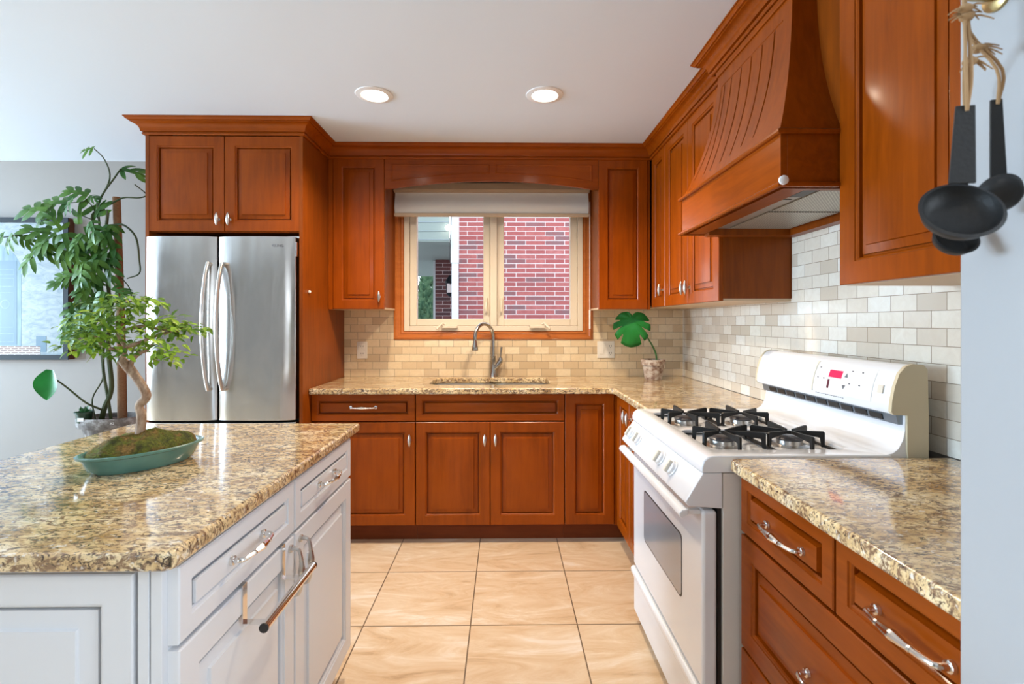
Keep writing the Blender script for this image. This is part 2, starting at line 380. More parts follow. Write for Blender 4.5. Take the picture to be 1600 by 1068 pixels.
def pull(F, cu, cv, L=.14, vert=False, out=.03):
    """bow pull with flared ends and a swollen centre. F(u,v,d)"""
    bm = BM()
    def Q(a, d): return F(cu, cv+a, d) if vert else F(cu+a, cv, d)
    h_ = L/2
    pts = [Q(-h_, 0), Q(-h_, -out*.6), Q(-h_*.86, -out*.85), Q(-h_*.45, -out), Q(0, -out*1.02), Q(h_*.45, -out), Q(h_*.86, -out*.85), Q(h_, -out*.6), Q(h_, 0)]
    tube(bm, pts, [.0065, .0052, .0046, .0052, .0098, .0052, .0046, .0052, .0065], 10, 5)
    for s in (-1, 1):
        p0, p1 = Q(s*h_, 0), Q(s*h_, -.006)
        tube(bm, [p0, p1, Q(s*h_, -.008)], [.0105, .0095, .005], 12)
        q0 = Q(s*h_*.5, -out*1.0); q1 = Q(s*h_*.44, -out*1.0); tube(bm, [q0, q1], .0062, 10)
    return bm
def knob(F, cu, cv):
    bm = BM()
    tube(bm, [F(cu, cv, 0), F(cu, cv, -.004), F(cu, cv, -.006), F(cu, cv, -.02)], [.009, .008, .0045, .005], 10)
    pts = [F(cu, cv+a, -.024) for a in (-.036, -.033, -.026, -.014, 0, .014, .026, .033, .036)]
    tube(bm, pts, [.001, .0035, .0062, .0095, .0108, .0095, .0062, .0035, .001], 12)
    return bm

# ------------------------------------------------------------------ room shell
CEIL = 2.42; WB = 3.51; WR = 1.27; XL = -7.2; YR = -3.6
struct('floor', box(BM(), XL-.1, 1.4, YR-.1, WB+.12, -.08, 0), M['floor'])
bm = box(BM(), XL-.1, 1.4, YR-.1, WB+.12, CEIL, CEIL+.08)
struct('ceiling', bm, M['ceiling'])
wx0, wx1, wz0, wz1 = -.709, .549, 1.233, 2.16
bm = BM()
for a in ((XL-.1, wx0, 0, CEIL), (wx1, 1.4, 0, CEIL), (wx0, wx1, 0, wz0), (wx0, wx1, wz1, CEIL)): box(bm, a[0], a[1], WB, WB+.12, a[2], a[3])
struct('wall_back', bm, M['wall'])
bm = BM()
for a in ((YR-.1, -1.15, 0, CEIL), (.25, WB, 0, CEIL), (-1.15, .25, 0, .9), (-1.15, .25, 2.1, CEIL)): box(bm, WR, 1.4, a[0], a[1], a[2], a[3])
struct('wall_right', bm, M['wall'])
bm = BM()
for y in (-1.15, -.48, .19): box(bm, 1.26, 1.36, y, y+.06, .9, 2.1)
for z in (.9, 2.04): box(bm, 1.26, 1.36, -1.15, .25, z, z+.06)
struct('added_window', bm, M['white_paint'])  # unseen window and wall opening, made up for the added right-hand light
struct('wall_stub', box(BM(), .56, WR, .44, .604, 0, CEIL), M['wall_white'], bevel=.004)
bm = BM()
for a in ((YR-.1, .1, 0, CEIL), (3.1, WB, 0, CEIL), (.1, 3.1, 0, .7), (.1, 3.1, 2.2, CEIL)): box(bm, XL-.1, XL, a[0], a[1], a[2], a[3])
struct('wall_left', bm, M['wall'])
bm = BM()
for a in ((XL, -1.6, 0, CEIL), (-.4, WR, 0, CEIL), (-1.6, -.4, 0, 1.0), (-1.6, -.4, 2.0, CEIL)): box(bm, a[0], a[1], YR-.1, YR, a[2], a[3])
struct('wall_rear', bm, M['wall'])
bm = BM()
for y in (.1, 1.57, 3.04): box(bm, XL-.08, XL+.02, y, y+.06, .7, 2.2)
for z in (.7, 2.14): box(bm, XL-.08, XL+.02, .1, 3.1, z, z+.06)
struct('window_2', bm, M['white_paint'])
bm = BM()
for x in (-1.6, -1.03, -.46): box(bm, x, x+.06, YR-.08, YR+.02, 1.0, 2.0)
for z in (1.0, 1.94): box(bm, -1.6, -.4, YR-.08, YR+.02, z, z+.06)
struct('window_3', bm, M['white_paint'])
# tiled splashback
bm = BM(); TY = WB-.009
for a in ((-1.129, -.781, .9145, 1.39), (-.781, .622, .9145, 1.174), (.622, WR, .9145, 1.39)): box(bm, a[0], a[1], TY, WB, a[2], a[3])
struct('trim_1', bm, M['tile_warm_lit'], smooth=False)
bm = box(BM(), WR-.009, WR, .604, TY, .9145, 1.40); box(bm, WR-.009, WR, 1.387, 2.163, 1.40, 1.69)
struct('trim_2', bm, M['tile_cool_lit'], smooth=False)

# ------------------------------------------------------------------ window (structure) with sashes, glass, cranks
bm = BM()
def frame(bm, x0, x1, z0, z1, w_, y0, y1):
    box(bm, x0, x0+w_, y0, y1, z0, z1); box(bm, x1-w_, x1, y0, y1, z0, z1)
    box(bm, x0+w_, x1-w_, y0, y1, z0, z0+w_); box(bm, x0+w_, x1-w_, y0, y1, z1-w_, z1)
frame(bm, wx0, wx1, wz0, wz1, .036, 3.49, 3.60); box(bm, -.104, -.056, 3.49, 3.60, wz0+.036, wz1-.036)
win = struct('window_1', bm, M['vinyl'], bevel=.003)
for x0, x1 in ((-.672, -.105), (-.055, .512)):
    bm = BM(); frame(bm, x0, x1, wz0+.037, wz1-.037, .048, 3.515, 3.575)
    s_ = obj('sash', bm, M['vinyl'], win, bevel=.004)
    obj('pane', box(BM(), x0+.046, x1-.046, 3.548, 3.553, wz0+.083, wz1-.083), M['glass'], s_)
    xc = (x0+x1)/2
    bm = BM(); box(bm, xc-.055, xc+.055, 3.462, 3.49, wz0+.022, wz0+.040)
    sgn = -1 if x0 < -.3 else 1
    tube(bm, [(xc+.03*sgn, 3.475, wz0+.045), (xc+.045*sgn, 3.455, wz0+.055), (xc+.085*sgn, 3.44, wz0+.015)], [.008, .007, .009], 8)
    obj('crank_handle', bm, M['vinyl'], win, bevel=.003)
    bm = BM(); lx = x1-.028 if x0 < -.3 else x0+.028
    box(bm, lx-.008, lx+.008, 3.495, 3.515, 1.36, 1.47); tube(bm, [(lx, 3.495, 1.44), (lx, 3.48, 1.41), (lx, 3.482, 1.37)], .006, 8)
    obj('sash_lock', bm, M['vinyl'], win, bevel=.002)
# wooden trim around it
bm = BM()
def trimbar(poly_o, poly_i, depth=.018):
    pass
o_, i_ = (-.781, .622, 1.174, 2.23), (-.709, .549, 1.233, 2.16)
prof = [(0, 0), (0, .016), (.12, .020), (.3, .020), (.42, .013), (.62, .013), (.75, .018), (.92, .017), (1, .010), (1, -.02)]
rings = []
for t_, d in prof:
    a = [o_[k]+(i_[k]-o_[k])*t_ for k in range(4)]
    rings.append([bm.verts.new((x, WB-d, z)) for x, z in ((a[0], a[2]), (a[1], a[2]), (a[1], a[3]), (a[0], a[3]))])
for a, b in zip(rings, rings[1:]):
    for k in range(4): bm.faces.new((a[k], a[(k+1) % 4], b[(k+1) % 4], b[k]))
struct('trim_3', bm, M['oak_h'], ang=25)

# ------------------------------------------------------------------ outside the window
struct('ground_outside', box(BM(), -14, 6, WB+.12, 30, -.3, -.08), M['asphalt'])
nb = thing('neighbouring_house', 'red brick house wall with white corner downspout seen through the kitchen window', 'house', (0, 6.6, -.08))
obj('brick_wall', box(BM(), -.60, 5.5, 6.5, 6.8, -.08, 3.4), M['brick'], nb, smooth=False)
bm = BM(); box(bm, -.69, -.605, 6.42, 6.5, -.08, 2.06); box(bm, -.70, -.60, 6.41, 6.5, 2.06, 2.75)
obj('downspout', bm, M['white_paint'], nb, bevel=.006)
bm = box(BM(), -4.8, -.70, 6.2, 10.9, 2.30, 2.36); box(bm, -4.8, -.70, 6.2, 6.26, 2.36, 3.3)
obj('porch_ceiling', bm, M['soffit'], nb)
bm = BM()
for k in range(9): box(bm, -4.8, -.70, 6.193, 6.2, 2.32+k*.11, 2.325+k*.11)
obj('siding_line', bm, M['vent_blue'], nb)
obj('brick_pillar', box(BM(), -1.12, -.55, 8.0, 8.4, -.08, 2.299), M['brick_dark'], nb, smooth=False)
obj('porch_post', box(BM(), -1.17, -1.125, 8.1, 8.3, -.08, 2.299), M['white_paint'], nb)
obj('porch_light', sphere(BM(), (-.69, 6.12, 2.46), .045, 14, (1, 1, .8)), M['lamp_glow'], nb)
bm = BM(); tube(bm, [(-.665, 6.15, 2.60), (-.675, 6.16, 2.4), (-.68, 6.16, 2.3), (-.69, 6.2, 2.05)], .005, 6, 4)
obj('cable', bm, M['black'], nb)
bm = lathe(BM(), [(.02, .30), (.05, .26), (.085, .20), (.08, .19), (.065, .0), (.03, -.04)], (-.86, 7.86, 1.74), 8)
box(bm, -.88, -.84, 7.9, 8.0, 1.89, 1.93)
lt = obj('wall_lantern', bm, M['blackframe'], nb)
obj('lantern_glass', box(BM(), -.91, -.81, 7.785, 7.85, 1.76, 1.90), M['white_plastic'], lt)
bm = BM()
for i in range(1500):
    z = 2.5*R.random()**1.1; rr = .5*(1-(z/2.65)**2)+.06; a = R.random()*2*PI; r_ = rr*math.sqrt(R.uniform(.55, 1))
    c = Vector((-2.04+r_*math.cos(a), 13+r_*math.sin(a), z)); d = Vector((math.cos(a)*.6, math.sin(a)*.6, 1)).normalized()*R.uniform(.10, .2); sd = Vector((-math.sin(a), math.cos(a), 0))*.05
    v = [bm.verts.new(c-sd), bm.verts.new(c+sd), bm.verts.new(c+d)]; bm.faces.new(v)
lathe(bm, [(.4, 0), (.42, .8), (.28, 1.7), (.02, 2.45)], (-2.04, 13, 0), 14)
tree = thing('cedar_tree', 'tall narrow green cedar tree outside beyond the porch', 'tree', (-2.04, 13, -.08))
obj('foliage', bm, M['cedar'], tree, recalc=False)
obj('trunk', lathe(BM(), [(.08, -.08), (.06, .6)], (-2.04, 13, 0), 10), M['bark'], tree)

# ------------------------------------------------------------------ lamps
for x, y, lab in ((-.646, 2.463, 'round recessed ceiling light, the left one above the sink side'), (.196, 2.451, 'round recessed ceiling light, the right one nearer the hood'),
                  (-.646, -.5, None), (.25, -.5, None), (-2.7, .2, None), (-2.7, -1.8, None), (-.6, -2.2, None)):
    t_ = thing('recessed_ceiling_light', lab or 'round recessed ceiling light behind the camera', 'ceiling light', (x, y, CEIL), 'recessed ceiling lights')
    bm = lathe(BM(), [(.064, CEIL-.0005), (.092, CEIL-.0005), (.090, CEIL-.004), (.068, CEIL-.008), (.062, CEIL-.004)], (x, y, 0), 40)
    obj('trim_ring', bm, M['trim_white'], t_)
    obj('lens', lathe(BM(), [(.060, CEIL-.0065), (.060, CEIL-.002)], (x, y, 0), 32), M['lamp_glow'], t_)
    l = bpy.data.lights.new('lamp', 'SPOT'); l.energy = LAMP_POWER*(4.8 if lab else .5); l.color = LAMP_COL; l.spot_size = math.radians(150); l.spot_blend = .7; l.shadow_soft_size = .055
    lo = bpy.data.objects.new('lamp', l); C.objects.link(lo); lo.location = (0, 0, -.02); lo.parent = t_

# ------------------------------------------------------------------ cabinets
def cabinet(name, label, cat='cabinet', loc=(0, 0, 0), group=None): return thing(name, label, cat, loc, group)
def fdoor(parent, F, w_, h_, m=None, name='door', kn=None, pl=None, **kw):
    d = obj(name, front(w_, h_, F, **kw), m or M['cherry'], parent, ang=22)
    if kn: obj('knob', knob(F, *kn), M['satin'], d)
    if pl: obj('handle', pull(F, *pl), M['chrome'], d)
    return d
YB = 2.9       # door plane of the back base run
cb = cabinet('base_cabinet', 'cherry base cabinet left of the sink with one drawer over a door', loc=(-.83, 3.2, 0))
obj('body', box(BM(), -1.128, -.5225, YB+.021, WB-.002, .107, .879), M['cherry'], cb)
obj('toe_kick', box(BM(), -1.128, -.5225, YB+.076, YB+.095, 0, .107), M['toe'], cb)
fdoor(cb, S(-1.128, YB, .718), .604, .160, M['cherry_h'], 'drawer', pl=(.304, .082, .145))
fdoor(cb, S(-1.128, YB, .110), .604, .603, kn=(.575, .5))
cb = cabinet('base_cabinet', 'wide cherry sink cabinet with false drawer front and two doors', loc=(-.085, 3.2, 0))
bm = BM(); box(bm, -.5215, -.50, YB+.021, WB-.002, .107, .879); box(bm, .33, .3505, YB+.021, WB-.002, .107, .879); box(bm, -.5, .33, YB+.021, YB+.04, .107, .879); box(bm, -.5, .33, YB+.04, WB-.002, .107, .125)
obj('body', bm, M['cherry'], cb)
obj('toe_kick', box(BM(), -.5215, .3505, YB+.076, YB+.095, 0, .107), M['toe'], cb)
fdoor(cb, S(-.5205, YB, .718), .870, .160, M['cherry_h'], 'false_drawer_front')
fdoor(cb, S(-.5205, YB, .110), .434, .603, kn=(.403, .5))
fdoor(cb, S(-.0855, YB, .110), .434, .603, kn=(.031, .5))
cb = cabinet('base_cabinet', 'cherry corner base cabinet with one tall narrow door, right of the sink doors', loc=(.8, 3.2, 0))
obj('body', box(BM(), .3515, WR-.002, YB+.022, WB-.01, .107, .879), M['cherry'], cb)
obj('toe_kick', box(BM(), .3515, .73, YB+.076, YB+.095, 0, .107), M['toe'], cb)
fdoor(cb, S(.352, YB, .110), .290, .768)
obj('filler', box(BM(), .643, .6735, YB+.004, YB+.02, .107, .879), M['cherry'], cb)
cb = cabinet('base_cabinet', 'cherry base cabinet between the room corner and the white range', loc=(.95, 2.5, 0))
obj('body', box(BM(), .6745, WR-.002, 2.167, YB+.0205, .107, .879), M['cherry'], cb)
obj('toe_kick', box(BM(), .72, .74, 2.167, YB+.020, 0, .107), M['toe'], cb)
fdoor(cb, Wt(.653, 2.60, .110), .285, .768, kn=(.035, .68))
fdoor(cb, Wt(.653, 2.17, .110), .425, .768, kn=(.39, .68))
cb = cabinet('drawer_cabinet', 'cherry drawer cabinet under the right counter beside the white range', loc=(.95, 1.0, 0))
obj('body', box(BM(), .674, WR-.002, .606, 1.383, .107, .879), M['cherry'], cb)
obj('toe_kick', box(BM(), .72, .74, .606, 1.383, 0, .107), M['toe'], cb)
fdoor(cb, Wt(.653, .9775, .718), .388, .160, M['cherry_y'], 'drawer', pl=(.175, .075, .145))
fdoor(cb, Wt(.653, .608, .718), .365, .160, M['cherry_y'], 'drawer', pl=(.18, .075, .145))
fdoor(cb, Wt(.653, .608, .405), .757, .308, M['cherry_y'], 'drawer', pl=(.38, .135, .145))
fdoor(cb, Wt(.653, .608, .110), .757, .290, M['cherry_y'], 'drawer', pl=(.38, .135, .145))


# uppers
def upper(label, x0, x1, y0, y1, z0, z1=2.35, name='wall_cabinet'):
    c_ = cabinet(name, label, loc=((x0+x1)/2, (y0+y1)/2, z0))
    obj('body', box(BM(), x0, x1, y0, y1, z0+.012, z1), M['veneer'], c_)
    obj('bottom_panel', box(BM(), x0+.001, x1-.001, y0+.001, y1-.001, z0, z0+.0119), M['maple'], c_)
    return c_
YU = 3.18; ZU = 1.378
c_ = upper('narrow cherry wall cabinet left of the window, beside the refrigerator tower', -1.128, -.771, YU+.021, WB, ZU)
obj('filler', box(BM(), -1.128, -1.100, YU+.006, YU+.021, ZU, 2.35), M['cherry'], c_)
fdoor(c_, S(-1.099, YU, ZU), .328, .968, kn=(.298, .08))
c_ = upper('narrow cherry wall cabinet right of the window, above the potted leaf', .601, .9355, YU+.021, WB, ZU)
fdoor(c_, S(.601, YU, ZU), .318, .968)
obj('filler', box(BM(), .920, .9355, YU+.006, YU+.021, ZU, 2.35), M['cherry'], c_)
XU = .94
c_ = upper('narrow-doored cherry wall cabinet in the room corner, facing the fridge', XU+.021, WR, 2.905, WB-.001, ZU+.01)
fdoor(c_, Wt(XU, 2.906, ZU+.01), .262, .958, kn=(.032, .10))
c_ = upper('two-door cherry wall cabinet beside the range hood, in front of the corner', XU+.021, WR, 2.168, 2.9045, ZU+.01)
fdoor(c_, Wt(XU, 2.542, ZU+.01), .360, .958, kn=(.028, .085))
fdoor(c_, Wt(XU, 2.169, ZU+.01), .371, .958, kn=(.343, .085))
c_ = upper('large glossy cherry wall cabinet nearest the camera, behind the hanging measuring cups', XU+.021, WR, .972, 1.383, ZU+.02)
fdoor(c_, Wt(XU, .974, ZU+.02), .409, .950, kn=(.028, .085), sw=.06)

# refrigerator tower
XT0, XT1, YT = -2.0, -1.130, 2.79
tw = cabinet('refrigerator_tower', 'cherry tower around the steel refrigerator with two doors on top', loc=(-1.575, 3.1, 0))
obj('side_panel', box(BM(), XT1-.019, XT1, YT-.002, WB-.002, 0, 2.336), M['veneer'], tw)
obj('side_panel', box(BM(), XT0, XT0+.019, YT-.002, WB-.002, 0, 2.336), M['veneer'], tw)
obj('body', box(BM(), XT0+.0195, XT1-.0195, YT+.021, WB-.002, 1.800, 2.336), M['cherry'], tw)
fdoor(tw, S(XT0+.004, YT, 1.802), .430, .534, kn=(.40, .065))
fdoor(tw, S(XT0+.436, YT, 1.802), .430, .534, kn=(.03, .065))
obj('hook', sphere(BM(), (XT1+.006, 2.87, 1.47), .009, 12), M['white_plastic'], tw)

# valance with arched lower edge
va = cabinet('window_valance', 'arched cherry valance board over the kitchen window', 'valance', (-.085, 3.19, 2.15))
def arch_z(x, zs, zc, x0=-.770, x1=.600):
    u = (x-(x0+x1)/2)/((x1-x0)/2)*1.06
    return zc-(zc-zs)*min(1, u*u)
bm = BM(); N = 40; x0, x1 = -.770, .600
top, bot = [], []
xs = [x0+(x1-x0)*i/N for i in range(N+1)]
poly = [(x, arch_z(x, 2.148, 2.200)) for x in xs]+[(x1, 2.35), (x0, 2.35)]
prism(bm, poly, 'y', YU, YU+.019)
obj('board', bm, M['cherry_h'], va, ang=20)
for a, b in ((-.728, -.100), (-.062, .560)):
    bm = BM(); n = 24; q = [a+(b-a)*i/n for i in range(n+1)]
    def outline(e): return [(min(max(x, a+e), b-e), max(arch_z(x, 2.148, 2.200)+.045+e, 0)) for x in q]+[(b-e, 2.306-e), (a+e, 2.306-e)]
    rings = []
    for e, d in ((0, -.0002), (.003, -.0045), (.007, -.0045), (.010, -.0015)):
        rings.append([bm.verts.new((x, YU+d, z)) for x, z in outline(e)])
    for r0, r1 in zip(rings, rings[1:]):
        m_ = len(r0)
        for k in range(m_): bm.faces.new((r0[k], r0[(k+1) % m_], r1[(k+1) % m_], r1[k]))
    bm.faces.new(rings[-1]); obj('panel_bead', bm, M['cherry_h'], va, ang=20)

# crown moulding
def sweep(bm, path, prof, closed=False):
    n = len(path); rings = []
    for i, p in enumerate(path):
        p = Vector(p); ns = []
        if i > 0: d = (p-Vector(path[i-1])).normalized(); ns.append(Vector((d.y, -d.x)))
        if i < n-1: d = (Vector(path[i+1])-p).normalized(); ns.append(Vector((d.y, -d.x)))
        nn = ns[0] if len(ns) == 1 else (ns[0]+ns[1])/(1+ns[0].dot(ns[1]))
        rings.append([bm.verts.new((p.x+nn.x*o, p.y+nn.y*o, z)) for o, z in prof])
    for a, b in zip(rings, rings[1:]):
        for k in range(len(prof)-1): bm.faces.new((a[k], a[k+1], b[k+1], b[k]))
        bm.faces.new((a[-1], a[0], b[0], b[-1]))
    bm.faces.new(rings[0]); bm.faces.new(rings[-1][::-1]); return bm
cp = [(.0005, 2.336), (.009, 2.336), (.013, 2.340), (.013, 2.347), (.008, 2.350), (.008, 2.353), (.018, 2.354), (.019, 2.362), (.023, 2.374), (.032, 2.386), (.046, 2.394), (.054, 2.396), (.054, 2.401), (.061, 2.402), (.067, 2.407), (.070, 2.413), (.074, 2.414), (.074, 2.4195), (.0005, 2.4195)]
path = [(XT0, WB), (XT0, YT), (XT1, YT), (XT1, YU), (XU, YU), (XU, 2.085), (.884, 2.085), (.884, 1.467), (XU, 1.467), (XU, .606)]
tag(obj('crown_moulding', sweep(BM(), path, cp), M['cherry_h'], ang=25), 'continuous stepped cherry crown moulding along the cabinet tops at the ceiling', 'moulding')

# ------------------------------------------------------------------ range hood
hd = thing('range_hood', 'flared cherry wood range hood with curved slatted front above the range', 'range hood', (1.02, 1.775, 1.68))
YM = 1.776
def hp(v):   # v 0 bottom .. 1 top: (X front, half width)
    k = (1-v)**2.3
    return .884-.092*k-.012*(1-v), .264+.106*k+.010*(1-v)
Z0h, Z1h = 1.842, 2.345
nv = 30
cols = [-.40, -.30]
grooves = [-.167, -.092, -.019, .055, .133, .191]
for g_ in grooves: cols += [g_-.005, g_-.0015, g_+.0015, g_+.004]
cols = sorted(cols+[-.25, -.2, .3, .4]+[g_+.036 for g_ in grooves])
bm = BM(); grid = []
for j in range(nv+1):
    v = j/nv; X, hw = hp(v); z = Z0h+(Z1h-Z0h)*v; row = []
    for c0 in cols:
        y = YM+max(-hw, min(hw, c0*(1+.12*(1-v))))
        isg = any(abs(c0-g_) < .002 for g_ in grooves)
        dep = 0
        lim = abs(c0*(1+.12*(1-v))) < hw-.045
        if isg and .10 < v < .80 and lim: dep = .011
        row.append(bm.verts.new((X+dep, y, z)))
    grid.append(row)
for j in range(nv):
    for i in range(len(cols)-1):
        q = [grid[j][i], grid[j][i+1], grid[j+1][i+1], grid[j+1][i]]
        if (q[0].co-q[1].co).length < 1e-6 and (q[2].co-q[3].co).length < 1e-6: continue
        bm.faces.new(q)
for s in (0, -1):   # side cheeks back to the backing panel
    pr_ = [grid[j][s] for j in range(nv+1)]; bk = [bm.verts.new((XU+.018, p.co.y, p.co.z)) for p in pr_]
    for j in range(nv): bm.faces.new((pr_[j], pr_[j+1], bk[j+1], bk[j]))
bmesh.ops.remove_doubles(bm, verts=bm.verts, dist=1e-5)
obj('flared_body', bm, M['cherry'], hd, ang=28)
# bead that frames the slats, and frieze moulding under the crown
bm = BM()
v = .81; X, hw = hp(v); tube(bm, [(X, YM-hw+.05, Z0h+(Z1h-Z0h)*v), (X, YM+hw-.045, Z0h+(Z1h-Z0h)*v)], .0022, 6)
pts = []
for j in range(21):
    v = .81-(.81-.1)*j/20; X, hw = hp(v); pts.append((X, YM+hw-.045, Z0h+(Z1h-Z0h)*v))
tube(bm, pts, .0022, 6); obj('panel_bead', bm, M['cherry'], hd)
bm = BM(); X, hw = hp(.93); z = 2.305
box(bm, X-.007, XU+.018, YM-hw-.012, YM+hw+.012, z, z+.012); box(bm, X-.003, XU+.018, YM-hw-.02, YM+hw+.02, z+.012, 2.3350)
obj('frieze', bm, M['cherry_y'], hd, bevel=.003)
HY0, HY1, HX = 1.388, 2.164, .777
obj('backing_panel', box(BM(), XU+.018, XU+.034, HY0, HY1, 1.84, 2.3350), M['veneer'], hd)
obj('end_filler', box(BM(), XU+.001, XU+.018, HY1-.05, HY1, 1.84, 2.3350), M['cherry'], hd)
bm = BM()
box(bm, HX, HX+.019, HY0, HY1, 1.690, 1.83); box(bm, HX+.019, WR-.01, HY0, HY0+.019, 1.690, 1.83); box(bm, HX+.019, WR-.01, HY1-.019, HY1, 1.690, 1.83)
box(bm, HX+.019, WR-.01, HY0+.019, HY1-.019, 1.815, 1.83)
obj('apron', bm, M['cherry_y'], hd, bevel=.0015)
for zz, nm in ((1.826, 'upper_moulding'), (1.676, 'lower_moulding')):
    prof = [(0, zz), (.010, zz), (.014, zz+.004), (.014, zz+.010), (.009, zz+.014), (0, zz+.018)]
    bm = sweep(BM(), [(.938, HY1), (HX, HY1), (HX, HY0), (.938, HY0)], prof)
    obj(nm, bm, M['cherry_y'], hd, ang=25)
bm = BM(); box(bm, HX+.02, HX+.09, HY0+.02, HY1-.02, 1.678, 1.692); box(bm, WR-.055, WR-.011, HY0+.02, HY1-.02, 1.665, 1.70)
box(bm, HX+.09, WR-.055, HY1-.07, HY1-.02, 1.665, 1.70); box(bm, HX+.09, WR-.055, HY0+.02, HY0+.04, 1.678, 1.692)
obj('inner_rim', bm, M['veneer'], hd)
bm = BM(); box(bm, HX+.091, WR-.056, HY0+.041, HY1-.071, 1.693, 1.70); box(bm, HX+.105, HX+.150, HY0+.2, HY1-.12, 1.689, 1.693)
ins = obj('steel_insert', bm, M['hood_steel'], hd, bevel=.002)
for a, b in ((HY0+.08, 1.74), (1.76, HY1-.10)):
    obj('grease_filter', box(BM(), HX+.165, WR-.075, a, b, 1.688, 1.6925), M['filter_mesh'], ins)
obj('control_switch', box(BM(), HX+.11, HX+.15, HY0+.07, HY0+.15, 1.686, 1.693), M['black'], ins)
obj('round_cap', lathe(BM(), [(.013, 0), (.013, .006), (.010, .008)], (HX-.004, HY0-.020, 1.690), 20, rot=Matrix.Rotation(PI/2, 3, 'X')), M['white_plastic'], hd)

# ------------------------------------------------------------------ counters
bm = prism(BM(), [(-1.1285, 2.865), (.610, 2.865), (.628, 2.847), (.628, 2.168), (WR-.0095, 2.168), (WR-.0095, TY-.0005), (-1.1285, TY-.0005)], 'z', .8795, .914)
ct = obj('granite_countertop', bm, M['granite'])
tag(ct, 'speckled granite worktop around the sink, running into the room corner', 'countertop')
def rrect(x0, x1, y0, y1, r, n=6):
    out = []
    for cx, cy, a0 in ((x1-r, y1-r, 0), (x0+r, y1-r, PI/2), (x0+r, y0+r, PI), (x1-r, y0+r, 1.5*PI)):
        for k in range(n+1): a = a0+PI/2*k/n; out.append((cx+r*math.cos(a), cy+r*math.sin(a)))
    return out
boolean(ct, prism(BM(), rrect(-.475, .285, 3.035, 3.40, .09), 'z', .85, .95))
b_ = ct.modifiers.new('bevel', 'BEVEL'); b_.width = .007; b_.segments = 3; b_.limit_method = 'ANGLE'; b_.angle_limit = math.radians(40)
c2 = obj('granite_countertop', prism(BM(), [(.628, .606), (WR-.0095, .606), (WR-.0095, 1.385), (.640, 1.385), (.628, 1.373)], 'z', .8795, .914), M['granite'], bevel=.008, seg=3)
tag(c2, 'speckled granite worktop at right, over the cherry drawers', 'countertop')
# sink
sk = thing('kitchen_sink', 'double-bowl steel sink set under the granite worktop below the window', 'sink', (-.095, 3.22, .70))
for x0, x1 in ((-.47, -.08), (-.06, .28)):
    bm = BM(); o1 = rrect(x0, x1, 3.04, 3.395, .08); rings = []
    for e, z in ((-.012, .879), (0, .879), (.002, .74), (.03, .70)):
        rings.append([bm.verts.new((x+(e if x < (x0+x1)/2 else -e), y+(e if y < 3.22 else -e), z)) for x, y in o1])
    for a, b in zip(rings, rings[1:]):
        for k in range(len(a)): bm.faces.new((a[k], a[(k+1) % len(a)], b[(k+1) % len(a)], b[k]))
    bm.faces.new(rings[-1])
    bo = obj('bowl', bm, M['steel_sink'], sk)
    obj('drain', lathe(BM(), [(.045, .7005), (.045, .703), (.03, .703), (.02, .701)], ((x0+x1)/2, 3.22, 0), 20), M['chrome'], bo)
# faucet
fx, fy = -.082, 3.462
fc = thing('kitchen_faucet', 'brushed steel gooseneck faucet with pull-down spray head behind the sink', 'faucet', (fx, fy, .914))
bm = BM(); dr = Vector((-.62, -.78, 0)).normalized()
lathe(bm, [(.029, .914), (.027, .918), (.020, .95), (.0175, .99), (.0165, 1.05), (.0185, 1.053), (.0185, 1.058), (.015, 1.062)], (fx, fy, 0), 20)
obj('base_body', bm, M['faucet'], fc)
pts = [Vector((fx, fy, 1.06)), Vector((fx, fy, 1.13)), Vector((fx, fy, 1.19))]
for k in range(1, 10):
    a = PI*k/9*.97; pts.append(Vector((fx, fy, 1.19))+dr*(.095*(1-math.cos(a)))+Vector((0, 0, .095*math.sin(a))))
pts.append(pts[-1]+Vector((0, 0, -.02)))
obj('gooseneck', tube(BM(), pts, .0125, 14, 3), M['faucet'], fc)
e = pts[-1]
sh = obj('spray_head', lathe(BM(), [(.010, .0), (.012, -.008), (.013, -.012), (.018, -.045), (.022, -.068), (.020, -.074), (.008, -.075)], e, 18), M['faucet'], fc)
bm = BM(); tube(bm, [(fx, fy, .965), (fx+.03, fy-.005, .995), (fx+.05, fy-.008, 1.025), (fx+.052, fy-.010, 1.05)], [.014, .018, .018, .012], 12, 4)
tube(bm, [(fx+.052, fy-.01, 1.045), (fx+.054, fy-.012, 1.085), (fx+.060, fy-.012, 1.125)], [.006, .0065, .008], 10, 3)
obj('lever_handle', bm, M['faucet'], fc)

# outlets
ol = thing('wall_outlet', 'ivory duplex outlet plate on the tiles left of the sink', 'outlet', (-1.003, TY, 1.10))
obj('plate', box(BM(), -1.039, -.966, TY-.007, TY, 1.040, 1.160), M['plate'], ol, bevel=.003)
for z in (1.075, 1.125):
    rc = obj('receptacle', box(BM(), -1.020, -.985, TY-.0085, TY-.0065, z-.016, z+.016), M['plate'], ol, bevel=.001)
    bm = BM(); box(bm, -1.011, -1.0085, TY-.0092, TY-.0084, z-.004, z+.007); box(bm, -.9965, -.994, TY-.0092, TY-.0084, z-.004, z+.007); box(bm, -1.0045, -1.0005, TY-.0092, TY-.0084, z-.012, z-.008)
    obj('slots', bm, M['black'], rc)
ol = thing('wall_outlet', 'ivory two-gang switch and outlet plate behind the potted monstera leaf', 'outlet', (.713, TY, 1.10))
obj('plate', box(BM(), .652, .775, TY-.007, TY, 1.042, 1.162), M['plate'], ol, bevel=.003)
obj('rocker_switch', box(BM(), .668, .700, TY-.010, TY-.0065, 1.07, 1.135), M['plate'], ol, bevel=.002)
